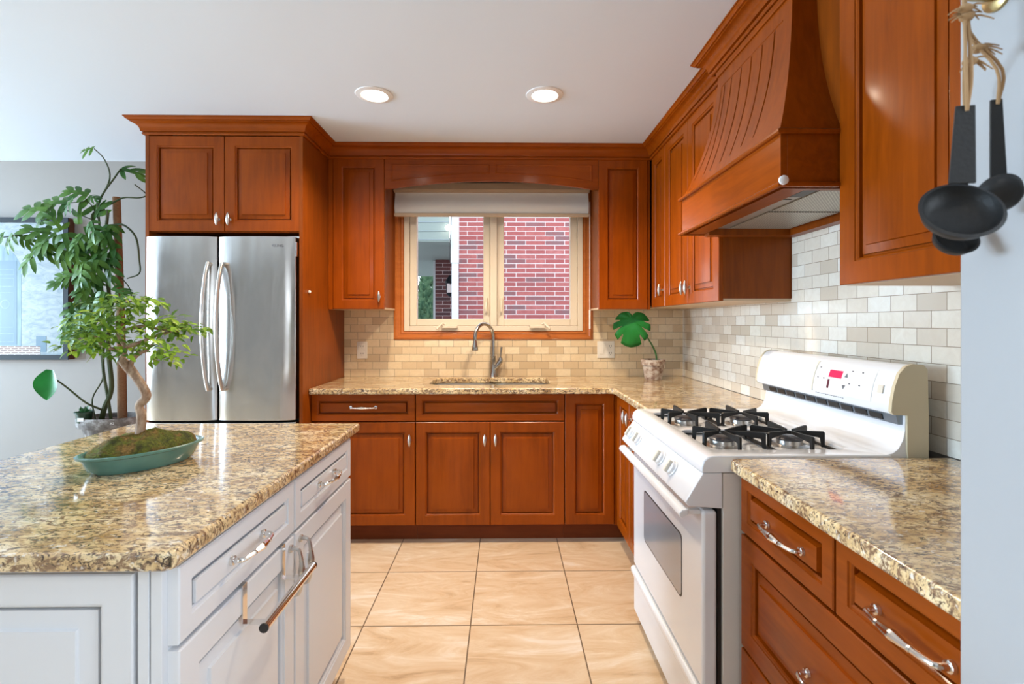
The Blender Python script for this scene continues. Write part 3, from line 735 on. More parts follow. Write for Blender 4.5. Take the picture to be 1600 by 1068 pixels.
for z in (1.077, 1.127):
    rc = obj('receptacle', box(BM(), .728, .762, TY-.0085, TY-.0065, z-.016, z+.016), M['plate'], ol, bevel=.001)
    bm = BM(); box(bm, .737, .7395, TY-.0092, TY-.0084, z-.004, z+.007); box(bm, .7505, .753, TY-.0092, TY-.0084, z-.004, z+.007); box(bm, .743, .747, TY-.0092, TY-.0084, z-.012, z-.008)
    obj('slots', bm, M['black'], rc)

# roman/roller shade
sh = thing('roller_shade', 'beige layered roller shade pulled up at the top of the window', 'window shade', (-.09, 3.44, 2.03))
bm = prism(BM(), [(3.40, 2.205), (3.412, 2.190), (3.485, 2.190), (3.485, 2.250), (3.40, 2.250)], 'x', -.765, .585)
obj('cassette', bm, M['shade_dark'], sh, bevel=.004)
bm = BM(); n = 14
prof = [(3.425+.012*math.cos(i/n*PI*1.5), 2.192-.150*i/n) for i in range(n+1)]
prof = prof+[(y+.004, z) for y, z in prof[::-1]]
prism(bm, prof, 'x', -.758, .578)
obj('fabric', bm, M['shade_light'], sh)
obj('bottom_rail', box(BM(), -.760, .580, 3.408, 3.434, 2.022, 2.045), M['rail'], sh, bevel=.005)
bm = BM(); tube(bm, [(.588, 3.43, 2.13), (.588, 3.43, 1.30)], .0025, 6); tube(bm, [(.588, 3.43, 1.38), (.588, 3.43, 1.25)], .006, 8)
obj('wand', bm, M['white_plastic'], sh)

# ------------------------------------------------------------------ refrigerator
rf = thing('refrigerator', 'stainless french-door refrigerator inside the cherry tower', 'refrigerator', (-1.55, 3.1, 0))
RX0, RX1, RF = -1.980, -1.180, 2.745
obj('cabinet_body', box(BM(), RX0+.01, RX1+.012, RF+.085, 3.47, .03, 1.755), M['black'], rf)
def fdr(x0, x1, z0, z1, nm='door'):
    bm = BM(); n = 10; poly = []
    for i in range(n+1):
        u = i/n; x = x0+(x1-x0)*u; poly.append((x, RF+.010*(abs(2*u-1))**2.6+(.012 if u in (0, 1) else 0)))
    poly += [(x1, RF+.075), (x0, RF+.075)]
    prism(bm, poly, 'z', z0, z1)
    return obj(nm, bm, M['stainless'], rf, ang=40, bevel=.003)
xm = -1.587
d1 = fdr(RX0, xm-.004, .754, 1.768); d2 = fdr(xm+.004, RX1+.02, .754, 1.768)
d3 = fdr(RX0, RX1+.02, .08, .742, 'freezer_drawer')
for d_, hx in ((d1, xm-.036), (d2, xm+.040)):
    bm = BM(); pts = []
    for k in range(17):
        u = k/16; pts.append((hx-.005*math.sin(PI*u)*(1 if d_ is d1 else 1), RF-.008-.050*math.sin(PI*u)**.7, .925+.695*u))
    tube(bm, pts, [.013]+[.0125]*15+[.013], 14, 0, flat=(1.15, .8))
    tube(bm, [(hx, RF+.02, .93), (hx, RF-.012, .93)], .012, 10); tube(bm, [(hx, RF+.02, 1.615), (hx, RF-.012, 1.615)], .012, 10)
    obj('handle', bm, M['satin'], d_)
bm = BM(); tube(bm, [(RX0+.1, RF-.045, .66), (RX1-.08, RF-.045, .66)], .012, 12)
for x in (RX0+.12, RX1-.10): tube(bm, [(x, RF+.02, .66), (x, RF-.045, .66)], .009, 8)
obj('handle', bm, M['satin'], d3)
text('lettering', 'SAMSUNG', .020, M['panel_print'], d2, Matrix.Translation((RX1-.085, RF+.0015, 1.716)) @ Matrix.Rotation(PI/2, 4, 'X'))
bm = BM(); box(bm, RX1-.05, RX1+.026, RF+.078, RF+.13, 1.769, 1.782); box(bm, RX1+.021, RX1+.026, RF+.02, RF+.07, 1.66, 1.74)
obj('hinge', bm, M['chrome'], rf, bevel=.002)

# ------------------------------------------------------------------ island
il = thing('kitchen_island', 'white painted kitchen island cabinet with drawers and raised panel doors', 'kitchen island', (-.98, 1.36, 0))
IX0, IX1, IY0, IY1 = -1.375, -.582, .868, 1.84
bm = box(BM(), IX0, IX1, IY0, IY1, .10, .8815); obj('body', bm, M['white_paint'], il, bevel=.001)
obj('toe_kick', box(BM(), IX0+.04, IX1-.06, IY0+.04, IY1-.04, 0, .0995), M['white_paint'], il)
bm = front(.79-.045, .755, S(IX0, IY0-.0185, .115), sw=.050, t_=.018, inner=.05); obj('end_panel', bm, M['white_paint'], il, ang=22)
bm = BM(); box(bm, IX1-.041, IX1-.0225, IY0-.018, IY0-.0002, .115, .8805); box(bm, IX1-.0195, IX1, IY0-.018, IY0-.0002, .115, .8805); box(bm, IX1-.0225, IX1-.0195, IY0-.012, IY0-.0002, .115, .8805)
obj('corner_stile', bm, M['white_paint'], il, bevel=.002)
FX = -.5615
for y0, y1, a in ((.862, 1.331, 0), (1.336, 1.815, 1)):
    fdoor(il, Et(FX, y0, .737), y1-y0, .138, M['white_paint'], 'drawer', pl=((y1-y0)/2-.005, .07, .13))
    d_ = fdoor(il, Et(FX, y0, .118), y1-y0, .612, M['white_paint'], 'door')
    cy = (y1-y0-.028) if a == 0 else .030
    obj('handle', pull(Et(FX, y0, .118), cy, .612-.085, .12, True), M['satin'], d_)
tag(obj('granite_countertop', prism(BM(), [(-1.405, .825), (-.562, .825), (-.550, .837), (-.550, 1.890), (-1.405, 1.890)], 'z', .882, .914), M['granite'], bevel=.011, seg=3),
    'glossy speckled granite worktop on the white island, under the bonsai', 'countertop')
# towel bar hung on the island door
tb = thing('towel_bar', 'chrome over-door towel bar hooked on the near island door', 'towel bar', (-.52, 1.165, .66))
for y in (1.075, 1.262):
    bm = BM()
    for a in ((-.5825, -.5590, .7315, .7335), (-.5608, -.5590, .650, .7315), (-.5590, -.500, .650, .6525)): box(bm, a[0], a[1], y-.009, y+.009, a[2], a[3])
    obj('bracket', bm, M['chrome'], tb)
obj('bar', tube(BM(), [(-.500, 1.037, .662), (-.500, 1.300, .662)], .0095, 18), M['chrome'], tb)
bm = tube(BM(), [(-.500, 1.0345, .662), (-.500, 1.0375, .662)], .0100, 18); tube(bm, [(-.500, 1.2995, .662), (-.500, 1.303, .662)], .0100, 18)
bm.free()
for y in (1.036, 1.3012): obj('end_cap', tube(BM(), [(-.500, y-.0015, .662), (-.500, y+.0015, .662)], .0100, 18), M['black'], tb)

# ------------------------------------------------------------------ gas range
rg = thing('gas_range', 'white freestanding gas range with black grates and backguard clock panel', 'range', (.9, 1.775, 0))
GY0, GY1 = 1.395, 2.157
obj('body', box(BM(), .618, 1.20, GY0+.002, GY1-.002, .03, .868), M['enamel_side'], rg, bevel=.002)
obj('inner_front', box(BM(), .606, .6175, GY0+.012, GY1-.012, .06, .765), M['black'], rg)
# cooktop: slab with two recessed wells
WELL = [(1.462, 1.740), (1.795, 2.072)]
bm = prism(BM(), [(.556, .870), (.556, .888), (.562, .905), (.575, .915), (.590, .918), (1.10, .918), (1.10, .870)], 'y', GY0-.002, GY1+.002)
ck = obj('cooktop', bm, M['enamel'], rg, ang=50)
for a, b in WELL: 
    cb_ = prism(BM(), rrect(.615, 1.02, a, b, .03), 'z', .897, .95)
    boolean(ck, cb_)
bv = ck.modifiers.new('bevel', 'BEVEL'); bv.width = .004; bv.segments = 2; bv.limit_method = 'ANGLE'; bv.angle_limit = math.radians(50)
BX = (.705, .925)
for (a, b) in WELL:
    yc = (a+b)/2
    bm = BM()
    # grate: outer feet frame and radiating fingers, two burners per grate
    for x0, x1 in ((.625, .815), (.825, 1.010)):
        bx = BX[0] if x0 < .8 else BX[1]
        tube(bm, [(x0, a+.012, .905), (x1, a+.012, .905), (x1, b-.012, .905), (x0, b-.012, .905), (x0, a+.012, .905)], .0045, 6)
        for ang_ in range(0, 360, 60):
            an = math.radians(ang_+30); ux, uy = math.cos(an), math.sin(an)
            L = min(((x1-bx) if ux > 0 else (bx-x0))/max(abs(ux), 1e-3), (b-.012-yc)/max(abs(uy), 1e-3))
            pf = [(0.018, .936), (.018, .946), (L*.96, .951), (L, .947), (L, .901), (L-.010, .901), (L-.014, .930), (.045, .936)]
            side = Vector((-uy, ux, 0))*.0035; A, B = [], []
            for r_, z in pf:
                p = Vector((bx+ux*r_, yc+uy*r_, z)); A.append(bm.verts.new(p+side)); B.append(bm.verts.new(p-side))
            bm.faces.new(A); bm.faces.new(B[::-1])
            for k in range(len(pf)): bm.faces.new((A[k], B[k], B[(k+1) % len(pf)], A[(k+1) % len(pf)]))
    tube(bm, [(.70, yc, .940), (.93, yc, .940)], .0035, 6)
    obj('grate', bm, M['iron'], rg, smooth=False)
    for x in BX:
        bb = obj('burner', lathe(BM(), [(.060, .8972), (.060, .899), (.040, .902), (.038, .915), (.030, .916)], (x, yc, 0), 28), M['satin'], rg)
        obj('burner_cap', lathe(BM(), [(.040, .9162), (.041, .921), (.036, .925), (.01, .927)], (x, yc, 0), 28), M['burner_cap'], bb)
# control panel
bm = prism(BM(), [(.560, .869), (.616, .869), (.616, .768), (.520, .775), (.511, .785), (.511, .790)], 'y', GY0, GY1)
cpn = obj('control_panel', bm, M['enamel'], rg, bevel=.003)
nrm = Vector((-(.869-.79), 0, (.560-.511)*-1)).normalized(); nrm = Vector((-.85, 0, .527)); nrm = Vector((-(.079), 0, .049)).normalized()
ca = Vector((.5355, 0, .829))
qrot = Vector((0, 0, 1)).rotation_difference(nrm).to_matrix()
for i, y in enumerate((2.083, 1.972, 1.690, 1.572)):
    kb = obj('knob', lathe(BM(), [(.026, 0), (.026, .004), (.023, .006), (.021, .014), (.018, .016)], Vector((ca.x, y, ca.z)), 28, rot=qrot), M['enamel'], rg)
    bm = BM(); box(bm, -.007, .007, -.020, .020, .012, .026); bm.transform(Matrix.Translation((ca.x, y, ca.z)) @ (qrot.to_4x4() @ Matrix.Rotation(PI/2, 4, 'Z')))
    obj('grip', bm, M['bisque'], kb, bevel=.003)
    bm = BM(); box(bm, -.0015, .0015, -.0015, .0015, 0, .0006); bm.transform(Matrix.Translation((ca.x, y-.030, ca.z)+nrm*0) @ Matrix.Translation(nrm*.0002+Vector((.010, 0, .016))) @ qrot.to_4x4()) if False else None
    bm.free()
# oven door
dr_ = obj('oven_door', box(BM(), .560, .603, GY0+.004, GY1-.004, .250, .760), M['enamel'], rg, bevel=.010, seg=3)
obj('oven_window', prism(BM(), rrect(1.565, 1.985, .425, .620, .02), 'x', .5585, .5605), M['oven_glass'], dr_)
bm = BM(); b2 = rrect(1.560, 1.990, .420, .625, .022)
obj('window_border', prism(bm, b2, 'x', .5592, .5602), M['black'], dr_)
bm = prism(BM(), [(.496, .752), (.503, .762), (.522, .764), (.522, .748), (.503, .738), (.496, .743)], 'y', GY0+.008, GY1-.008)
for y in (GY0+.03, GY1-.03): box(bm, .520, .561, y-.012, y+.012, .745, .758)
obj('handle', bm, M['enamel'], dr_, bevel=.003)
bm = prism(BM(), [(.562, .05), (.603, .05), (.603, .240), (.556, .240), (.548, .232), (.548, .215), (.562, .200)], 'y', GY0+.004, GY1-.004)
obj('storage_drawer', bm, M['enamel'], rg, bevel=.003)
obj('feet', box(BM(), .64, 1.15, GY0+.03, GY1-.03, 0, .03), M['black'], rg)
# backguard
bgx = [(1.085, .918), (1.105, .922), (1.122, .935), (1.135, .96), (1.140, .985), (1.141, 1.034), (1.203, 1.034), (1.203, .880), (1.10, .880)]
obj('backguard_riser', prism(BM(), bgx, 'y', GY0+.004, GY1-.004), M['enamel'], rg, ang=45, bevel=.002)
face = [(1.104, 1.034), (1.098, 1.042), (1.100, 1.070), (1.108, 1.110), (1.122, 1.148), (1.140, 1.168), (1.160, 1.175), (1.190, 1.172), (1.200, 1.160), (1.203, 1.034)]
bgd = obj('backguard', prism(BM(), face, 'y', GY0+.010, GY1-.010), M['enamel'], rg, ang=50)
side = [(1.104, 1.032), (1.097, 1.041), (1.099, 1.070), (1.107, 1.111), (1.121, 1.150), (1.139, 1.170), (1.160, 1.177), (1.191, 1.174), (1.202, 1.161), (1.205, 1.034), (1.205, .880), (1.150, .880), (1.143, .93), (1.143, 1.030)]
for y0, y1 in ((GY0-.002, GY0+.010), (GY1-.010, GY1+.002)): obj('end_cap', prism(BM(), side, 'y', y0, y1), M['almond'], rg, bevel=.001)
bm = prism(BM(), [(1.128, 1.002), (1.1405, 1.002), (1.1405, 1.034), (1.120, 1.034)], 'y', GY0+.012, GY1-.012)
vt = obj('vent_strip', bm, M['vent_blue'], rg)
bm = BM(); n = 10; L = (GY1-GY0-.12)/n
for k in range(n): prism(bm, [(1.1245, 1.007), (1.130, 1.007), (1.130, 1.024), (1.1195, 1.024)], 'y', GY0+.065+k*L, GY0+.065+k*L+L-.012)
obj('vent_slots', bm, M['black'], vt)
# clock panel on the curved face
def onface(z):
    for (xa, za), (xb, zb) in zip(face[1:], face[2:]):
        if za <= z <= zb: return xa+(xb-xa)*(z-za)/(zb-za)
    return 1.14
def patch(name, y0, y1, z0, z1, off, m, par, n=8):
    bm = BM(); A = []
    for k in range(n+1):
        z = z0+(z1-z0)*k/n; A.append((onface(z)-off, z))
    B = [(x+off+.0005, z) for x, z in A[::-1]]
    prism(bm, A+B, 'y', y0, y1); return obj(name, bm, m, par, smooth=False)
pn = patch('clock_panel', 1.475, 1.760, 1.058, 1.152, .0012, M['panel_face'], bgd)
patch('panel_frame', 1.756, 1.766, 1.054, 1.156, .003, M['bisque'], bgd)
patch('clock_display', 1.618, 1.682, 1.110, 1.134, .0020, M['red_display'], pn)
patch('indicator', 1.672, 1.682, 1.072, 1.102, .0020, M['dark_display'], pn)
for (y, z) in ((1.735, 1.135), (1.735, 1.100), (1.703, 1.100), (1.575, 1.135), (1.530, 1.135), (1.575, 1.095), (1.530, 1.095)):
    patch('button', y-.013, y+.013, z-.015, z+.008, .0018, M['white_plastic'], pn)
    patch('indicator', y-.004, y+.004, z+.001, z+.005, .0024, M['panel_print'], pn)
for y, z in ((1.597, 1.122), (1.60, 1.085)):
    bm = BM(); s_ = 1 if z > 1.1 else -1
    tri = [(y-.008, z-.006*s_), (y+.008, z-.006*s_), (y, z+.008*s_)]
    vs = [bm.verts.new((onface(zz)-.0022, yy, zz)) for yy, zz in tri]; bm.faces.new(vs)
    obj('arrow_mark', bm, M['vent_blue'], pn)
patch('light_switch', 1.432, 1.452, 1.088, 1.112, .004, M['bisque'], bgd)
for k in range(9): pass
bm = BM()
for k in range(14):
    y = 1.735-k*.0105; wd = .007 if k % 4 else .004
    box(bm, 1.0975, 1.0995, y-wd/2, y+wd/2, 1.049, 1.051)
obj('printed_line', bm, M['panel_print'], bgd)

# ------------------------------------------------------------------ plants
def ribbon(bm, base, d, up, L, W, prof, droop=.3, fold=.25, n=6, mi=0, curl=0):
    d = d.normalized(); s = d.cross(up)
    if s.length < 1e-4: s = d.cross(Vector((1, 0, 0)))
    s.normalize(); nrm_ = s.cross(d).normalized(); rows = []
    for k in range(n+1):
        t_ = k/n; c_ = base+d*(L*t_)+nrm_*(-droop*L*t_*t_)+s*(curl*L*t_*t_); wd = W*prof(t_)*.5
        rows.append([bm.verts.new(c_+s*wd+nrm_*(fold*wd)), bm.verts.new(c_), bm.verts.new(c_-s*wd+nrm_*(fold*wd))])
    for a, b in zip(rows, rows[1:]):
        for k in range(2): bm.faces.new((a[k], a[k+1], b[k+1], b[k])).material_index = mi
    return rows
P_leaf = lambda t_: max(.03, math.sin(PI*min(1, t_*1.0)**.8))**.85
P_lobe = lambda t_: (.45+.75*math.sin(PI*t_**.9))*(1 if t_ < .95 else .1)
def lobed(bm, base, d, up, L, mi=0):
    """split-leaf: midrib blade plus finger lobes"""
    d = d.normalized(); s = d.cross(up).normalized(); nrm_ = s.cross(d)
    ribbon(bm, base, d, up, L*.98, L*.17, lambda t_: (1.0-.25*t_)*(1 if t_ < .9 else .35), .25, .15, 6, mi)
    for t_, an, ll in ((.05, 78, .42), (.30, 58, .55), (.56, 42, .50)):
        for sg in (-1, 1):
            if R.random() < .10: continue
            a = math.radians(an+R.uniform(-8, 8)); b_ = base+d*(L*t_)-nrm_*(.25*L*t_*t_)
            ribbon(bm, b_, d*math.cos(a)+s*sg*math.sin(a)-nrm_*.15, nrm_, L*ll*R.uniform(.95, 1.2), L*.165, P_lobe, .25, .12, 5, mi, curl=-sg*.25)
PY = 2.93
def pw(px, py, y=PY):   # plan helper: coordinates measured on an upright sheet through the plant, in cm left/up of the pole foot
    return Vector((px, y, py))
# tall vine on a coir pole in a grey oval planter, on a stand
st = thing('plant_stand', 'wooden plant stand behind the island under the grey oval planter', 'plant stand', (-2.30, 2.95, 0))
obj('top', lathe(BM(), [(.13, .535), (.135, .540), (.135, .555), (.13, .56)], (-2.30, 2.95, 0), 30), M['wood_stand'], st)
for a in (45, 135, 225, 315):
    x, y = -2.30+.095*math.cos(math.radians(a)), 2.95+.095*math.sin(math.radians(a))
    obj('leg', tube(BM(), [(x*1.0+(x+2.30)*.2, y+(y-2.95)*.2, 0), (x, y, .536)], [.011, .014], 8), M['wood_stand'], st)
pl = thing('vine_plant', 'tall split-leaf vine on a coir pole in a grey oval planter behind the island', 'plant', (-2.31, 2.95, .5602))
rzp = Matrix.Rotation(.12, 3, 'Z')
pot = lathe(BM(), [(.62, .0), (.64, .004), (.80, .10), (.84, .125), (.98, .128), (1.0, .14), (1.0, .178), (.98, .185), (.93, .185), (.90, .16), (.2, .155)], (0, 0, 0), 44, .180, .125)
pot.transform(Matrix.Translation((-2.31, 2.95, .5605)) @ Matrix.Rotation(.10, 4, 'Z'))
pt = obj('planter', pot, M['greypot'], pl)
obj('soil', lathe(BM(), [(.155, .70), (.158, .717), (.10, .725), (.02, .73)], (-2.31, 2.95, 0), 30, 1, .68), M['soil'], pl)
text('lettering', 'A2', .018, M['white_sticker'], pt, Matrix.Translation((-2.222, 2.8365, .722)) @ Matrix.Rotation(.22, 4, 'Z') @ Matrix.Rotation(PI/2, 4, 'X'))
obj('coir_pole', tube(BM(), [(-2.265, 2.97, .71), (-2.275, 2.97, 1.3), (-2.30, 2.97, 2.035)], [.024, .021, .020], 14, 5), M['mosspole'], pl)
# stems: coordinates are metres in the plant's own upright plane
bm = BM()
def stem(pts, r0, r1=None, sm=5):
    r1 = r1 or r0; n = len(pts); tube(bm, [Vector(p) for p in pts], [r0+(r1-r0)*i/(n-1) for i in range(n)], 7, sm)
yy = 2.92
stem([(-2.36, 2.93, .71), (-2.33, yy, .80), (-2.29, yy, .92), (-2.31, yy, 1.15), (-2.30, yy, 1.4), (-2.33, yy, 1.7), (-2.31, yy, 1.95)], .015, .008)
stem([(-2.29, 2.92, .71), (-2.31, yy, .85), (-2.34, yy, 1.05), (-2.33, yy, 1.3), (-2.35, yy, 1.55), (-2.36, yy, 1.8)], .009, .006)
stem([(-2.38, 2.92, .72), (-2.40, yy, .85), (-2.34, yy, .97), (-2.35, yy, 1.1)], .004)
stem([(-2.36, yy, 1.72), (-2.45, yy, 1.74), (-2.58, yy, 1.79), (-2.72, yy, 1.82), (-2.84, yy, 1.80), (-2.96, yy, 1.78)], .005, .003)
stem([(-2.36, yy, 1.85), (-2.36, yy, 2.00), (-2.27, yy, 2.14), (-2.235, yy, 2.19)], .006, .004)
stem([(-2.37, yy, 1.98), (-2.30, yy, 2.13), (-2.33, yy, 2.24), (-2.39, yy, 2.305)], .005, .003)
stem([(-2.30, yy, 1.98), (-2.22, yy, 2.02), (-2.13, yy, 2.02), (-2.09, yy, 2.04), (-2.03, yy-.17, 2.05)], .005, .003)
stem([(-2.29, yy, 1.86), (-2.22, yy, 1.86), (-2.15, yy, 1.79), (-2.13, yy, 1.66), (-2.13, yy, 1.58), (-2.20, yy, 1.55)], .007, .003)
stem([(-2.25, yy, 1.57), (-2.19, yy, 1.50), (-2.17, yy, 1.42)], .003)
stem([(-2.37, yy, 1.90), (-2.42, yy, 1.99), (-2.52, yy, 1.99)], .003)
stem([(-2.37, yy, 1.88), (-2.50, yy, 1.93), (-2.57, yy, 1.95)], .003)
stem([(-2.33, yy, 1.95), (-2.40, yy, 1.92), (-2.38, yy, 1.80), (-2.33, yy, 1.76)], .006)
stem([(-2.33, 2.9, .79), (-2.38, 2.85, .84), (-2.46, 2.82, .93), (-2.535, 2.80, 1.00)], .006, .004)
obj('stem', bm, M['stem'], pl)
bm = BM()
LV = [(-2.39, 2.305, 185, .11), (-2.24, 2.19, -12, .15), (-2.52, 1.985, 178, .19), (-2.42, 2.035, 165, .16), (-2.45, 1.99, 215, .10),
      (-2.40, 2.02, -10, .08), (-2.60, 1.935, 175, .20), (-2.86, 1.80, 200, .12), (-2.84, 1.815, -35, .12), (-2.80, 1.80, 230, .13), (-2.72, 1.83, 75, .11), (-2.70, 1.82, -55, .15),
      (-2.58, 1.81, 170, .16), (-2.56, 1.80, 215, .17), (-2.50, 1.80, -70, .18), (-2.46, 1.78, -100, .15), (-2.70, 1.72, 235, .17), (-2.70, 1.72, -20, .14), (-2.96, 1.78, 195, .10),
      (-2.62, 1.75, -60, .17), (-2.52, 1.82, 120, .13), (-2.40, 1.88, 60, .15), (-2.44, 1.86, 100, .16), (-2.38, 1.84, -80, .16)]
for x, z, an, L in LV:
    a = math.radians(an); y = 2.90+R.uniform(-.05, .03)
    lobed(bm, Vector((x, y, z)), Vector((math.cos(a), R.uniform(-.35, .1), math.sin(a))), Vector((R.uniform(-.2, .2), -1, .55)), L)
for k in range(40):
    z = 1.86-.72*(k/45)+R.uniform(-.03, .03); x = -2.34+R.uniform(-.12, .10)*(1 if z > 1.3 else .6)
    a = math.radians(R.choice([-90, -110, -70, -60, -130, 200, -20, -95, -85]))+R.uniform(-.2, .2)
    lobed(bm, Vector((x, 2.90+R.uniform(-.08, .0), z)), Vector((math.cos(a), R.uniform(-.5, .0), math.sin(a))), Vector((R.uniform(-.5, .5), -1, .35)), R.uniform(.11, .165))
obj('foliage', bm, M['leaf'], pl, recalc=False, ang=80)
bm = BM()
def heart(t_): return (1.15*math.sin(PI*min(1, (t_*.88+.12))**1.15))**.9 if t_ < .98 else .03
ribbon(bm, Vector((-2.53, 2.80, 1.03)), Vector((-.12, -.1, -1)), Vector((0, -1, .1)), .17, .12, heart, .08, .3, 12)
obj('leaf', bm, M['leaf_big'], pl, recalc=False, ang=80)
# little succulent in a nursery pot standing in the planter
su = thing('potted_succulent', 'tiny succulent in a dark green nursery pot standing in the grey planter', 'plant', (-2.405, 2.87, .722))
sp_ = obj('pot', lathe(BM(), [(.033, .7225), (.040, .775), (.046, .777), (.046, .785), (.040, .785), (.038, .775), (.01, .774)], (-2.405, 2.87, 0), 20), M['nursery'], su)
obj('tag', box(BM(), -2.410, -2.375, 2.8285, 2.8300, .735, .755), M['white_sticker'], sp_)
bm = BM()
for k in range(34):
    a = R.random()*2*PI; e = R.uniform(.1, 1.3)
    ribbon(bm, Vector((-2.405+.012*math.cos(a), 2.87+.012*math.sin(a), .775)), Vector((math.cos(a)*math.cos(e), math.sin(a)*math.cos(e), math.sin(e))), Vector((0, 0, 1)), R.uniform(.025, .045), .014, P_leaf, -.2, .4, 4)
obj('foliage', bm, M['succulent'], su, recalc=False)

# bonsai
BC = Vector((-.968, 1.345, .914)); brz = math.atan2(.215, .141)
bn = thing('bonsai_tree', 'bonsai tree with bright green leaves in a teal oval dish on the island', 'plant', BC)
bm = lathe(BM(), [(.74, .0), (.78, .001), (.86, .012), (.93, .034), (.95, .040), (1.02, .043), (1.03, .048), (.99, .050), (.93, .049), (.90, .040), (.2, .036)], (0, 0, 0), 56, .142, .085)
bm.transform(Matrix.Translation(BC+Vector((0, 0, .0002))) @ Matrix.Rotation(brz, 4, 'Z'))
obj('dish', bm, M['teal'], bn)
bm = BM(); rings = []
for i in range(15):
    u = i/14; rr = math.cos(u*PI/2)
    ring = []
    for k in range(56):
        a = 2*PI*k/56; p = Vector((.126*rr*math.cos(a), .074*rr*math.sin(a), .044+.044*math.sin(u*PI/2)**1.2))
        p.z += (R.random()-.5)*.006+.006*math.sin(p.x*70)*math.cos(p.y*60)*(u > .05); ring.append(bm.verts.new(p))
    rings.append(ring)
for a, b in zip(rings, rings[1:]):
    for k in range(56): bm.faces.new((a[k], a[(k+1) % 56], b[(k+1) % 56], b[k]))
bm.transform(Matrix.Translation(BC) @ Matrix.Rotation(brz, 4, 'Z')); bmesh.ops.remove_doubles(bm, verts=bm.verts, dist=1e-4)
obj('moss', bm, M['moss'], bn, ang=180)
bm = BM(); yb = 1.35
T = lambda x, z, y=yb: Vector((x, y, z))
tube(bm, [T(-.981, .985), T(-.982, 1.0), T(-.979, 1.045), T(-.985, 1.072), T(-.966, 1.098), T(-.987, 1.140), T(-1.008, 1.161), T(-1.033, 1.192), T(-1.028, 1.206), T(-1.022, 1.229), T(-1.043, 1.265), T(-1.042, 1.338)],
     [.016, .0125, .012, .0105, .012, .011, .009, .0075, .0062, .005, .004, .0025], 10, 5)
tube(bm, [T(-.987, 1.142), T(-1.000, 1.165), T(-1.012, 1.182), T(-1.03, 1.20)], [.009, .008, .007, .006], 8, 4)
tube(bm, [T(-1.008, 1.161), T(-1.005, 1.190), T(-.985, 1.212), T(-.962, 1.222), T(-.935, 1.24, 1.33), T(-.91, 1.25, 1.32)], [.007, .006, .0055, .004, .003, .002], 8, 4)
tube(bm, [T(-1.022, 1.229), T(-.980, 1.242), T(-.945, 1.262, 1.37), T(-.90, 1.275, 1.38)], [.006, .005, .004, .002], 8, 4)
tube(bm, [T(-1.030, 1.215), T(-1.065, 1.235, 1.33), T(-1.08, 1.26, 1.32)], [.005, .004, .002], 8, 4)
tube(bm, [T(-1.043, 1.27), T(-1.00, 1.285, 1.38), T(-.96, 1.275, 1.40), T(-.91, 1.27, 1.40)], [.004, .004, .003, .002], 8, 4)
tube(bm, [T(-1.042, 1.33), T(-1.02, 1.35), T(-.99, 1.355)], [.003, .0025, .0015], 8, 4)
obj('trunk', bm, M['bark'], bn, ang=60)
bm = BM()
CL = [(-1.035, 1.345, 1.35, .080, .026, 34), (-.99, 1.350, 1.36, .055, .02, 22), (-1.085, 1.280, 1.33, .065, .040, 42), (-1.075, 1.245, 1.33, .05, .03, 22), (-1.02, 1.215, 1.34, .045, .012, 14), (-1.13, 1.23, 1.32, .03, .02, 8),
      (-.955, 1.290, 1.38, .075, .026, 38), (-.895, 1.275, 1.39, .060, .020, 26), (-.915, 1.240, 1.32, .045, .018, 16), (-.895, 1.205, 1.32, .035, .02, 15), (-1.04, 1.30, 1.35, .04, .03, 12)]
for x, z, y, rx, rz_, n in CL:
    for k in range(int(n*3.0)):
        a = R.random()*2*PI; q = math.sqrt(R.random())
        p = Vector((x+rx*q*math.cos(a), y+.055*R.uniform(-1, 1), z+rz_*q*math.sin(a)))
        dv = Vector((math.cos(a)*.9+R.uniform(-.5, .5), R.uniform(-.9, .5), R.uniform(-.55, .45)))
        tip = R.random() < (.45 if q > .7 else .15)
        ribbon(bm, p, dv, Vector((R.uniform(-.3, .3), -.35, 1)), R.uniform(.016, .030), R.uniform(.009, .014), P_leaf, .35, .3, 5, 1 if tip else 0)
obj('foliage', bm, [M['leaf_bonsai'], M['leaf_lime']], bn, recalc=False, ang=80)

# monstera leaf in terracotta pot
mp_ = Vector((.990, 3.30, .914))
mo = thing('potted_monstera', 'single green monstera leaf in a chalky terracotta pot on the corner worktop', 'plant', mp_)
obj('pot', lathe(BM(), [(.054, 0), (.056, .002), (.070, .095), (.077, .097), (.080, .130), (.079, .134), (.072, .134), (.068, .115), (.01, .112)], mp_+Vector((0, 0, .0002)), 36), M['terracotta'], mo)
obj('soil', lathe(BM(), [(.066, .108), (.067, .118), (.01, .121)], mp_, 24), M['soil'], mo)
obj('stem', tube(BM(), [mp_+Vector((.025, 0, .11)), mp_+Vector((.015, 0, .18)), mp_+Vector((-.035, -.01, .27)), mp_+Vector((-.10, -.02, .345)), mp_+Vector((-.150, -.035, .392))], [.0065, .006, .005, .0045, .004], 10, 5), M['stem_green'], mo)
bm = BM(); base = Vector((.836, 3.255, 1.315)); rings = []
na, nr = 120, 8
ax = Vector((-.10, -.22, -.96)).normalized(); sd = Vector((.96, -.28, -.05)); sd = (sd-ax*sd.dot(ax)).normalized(); nn = ax.cross(sd)
if nn.y > 0: nn = -nn
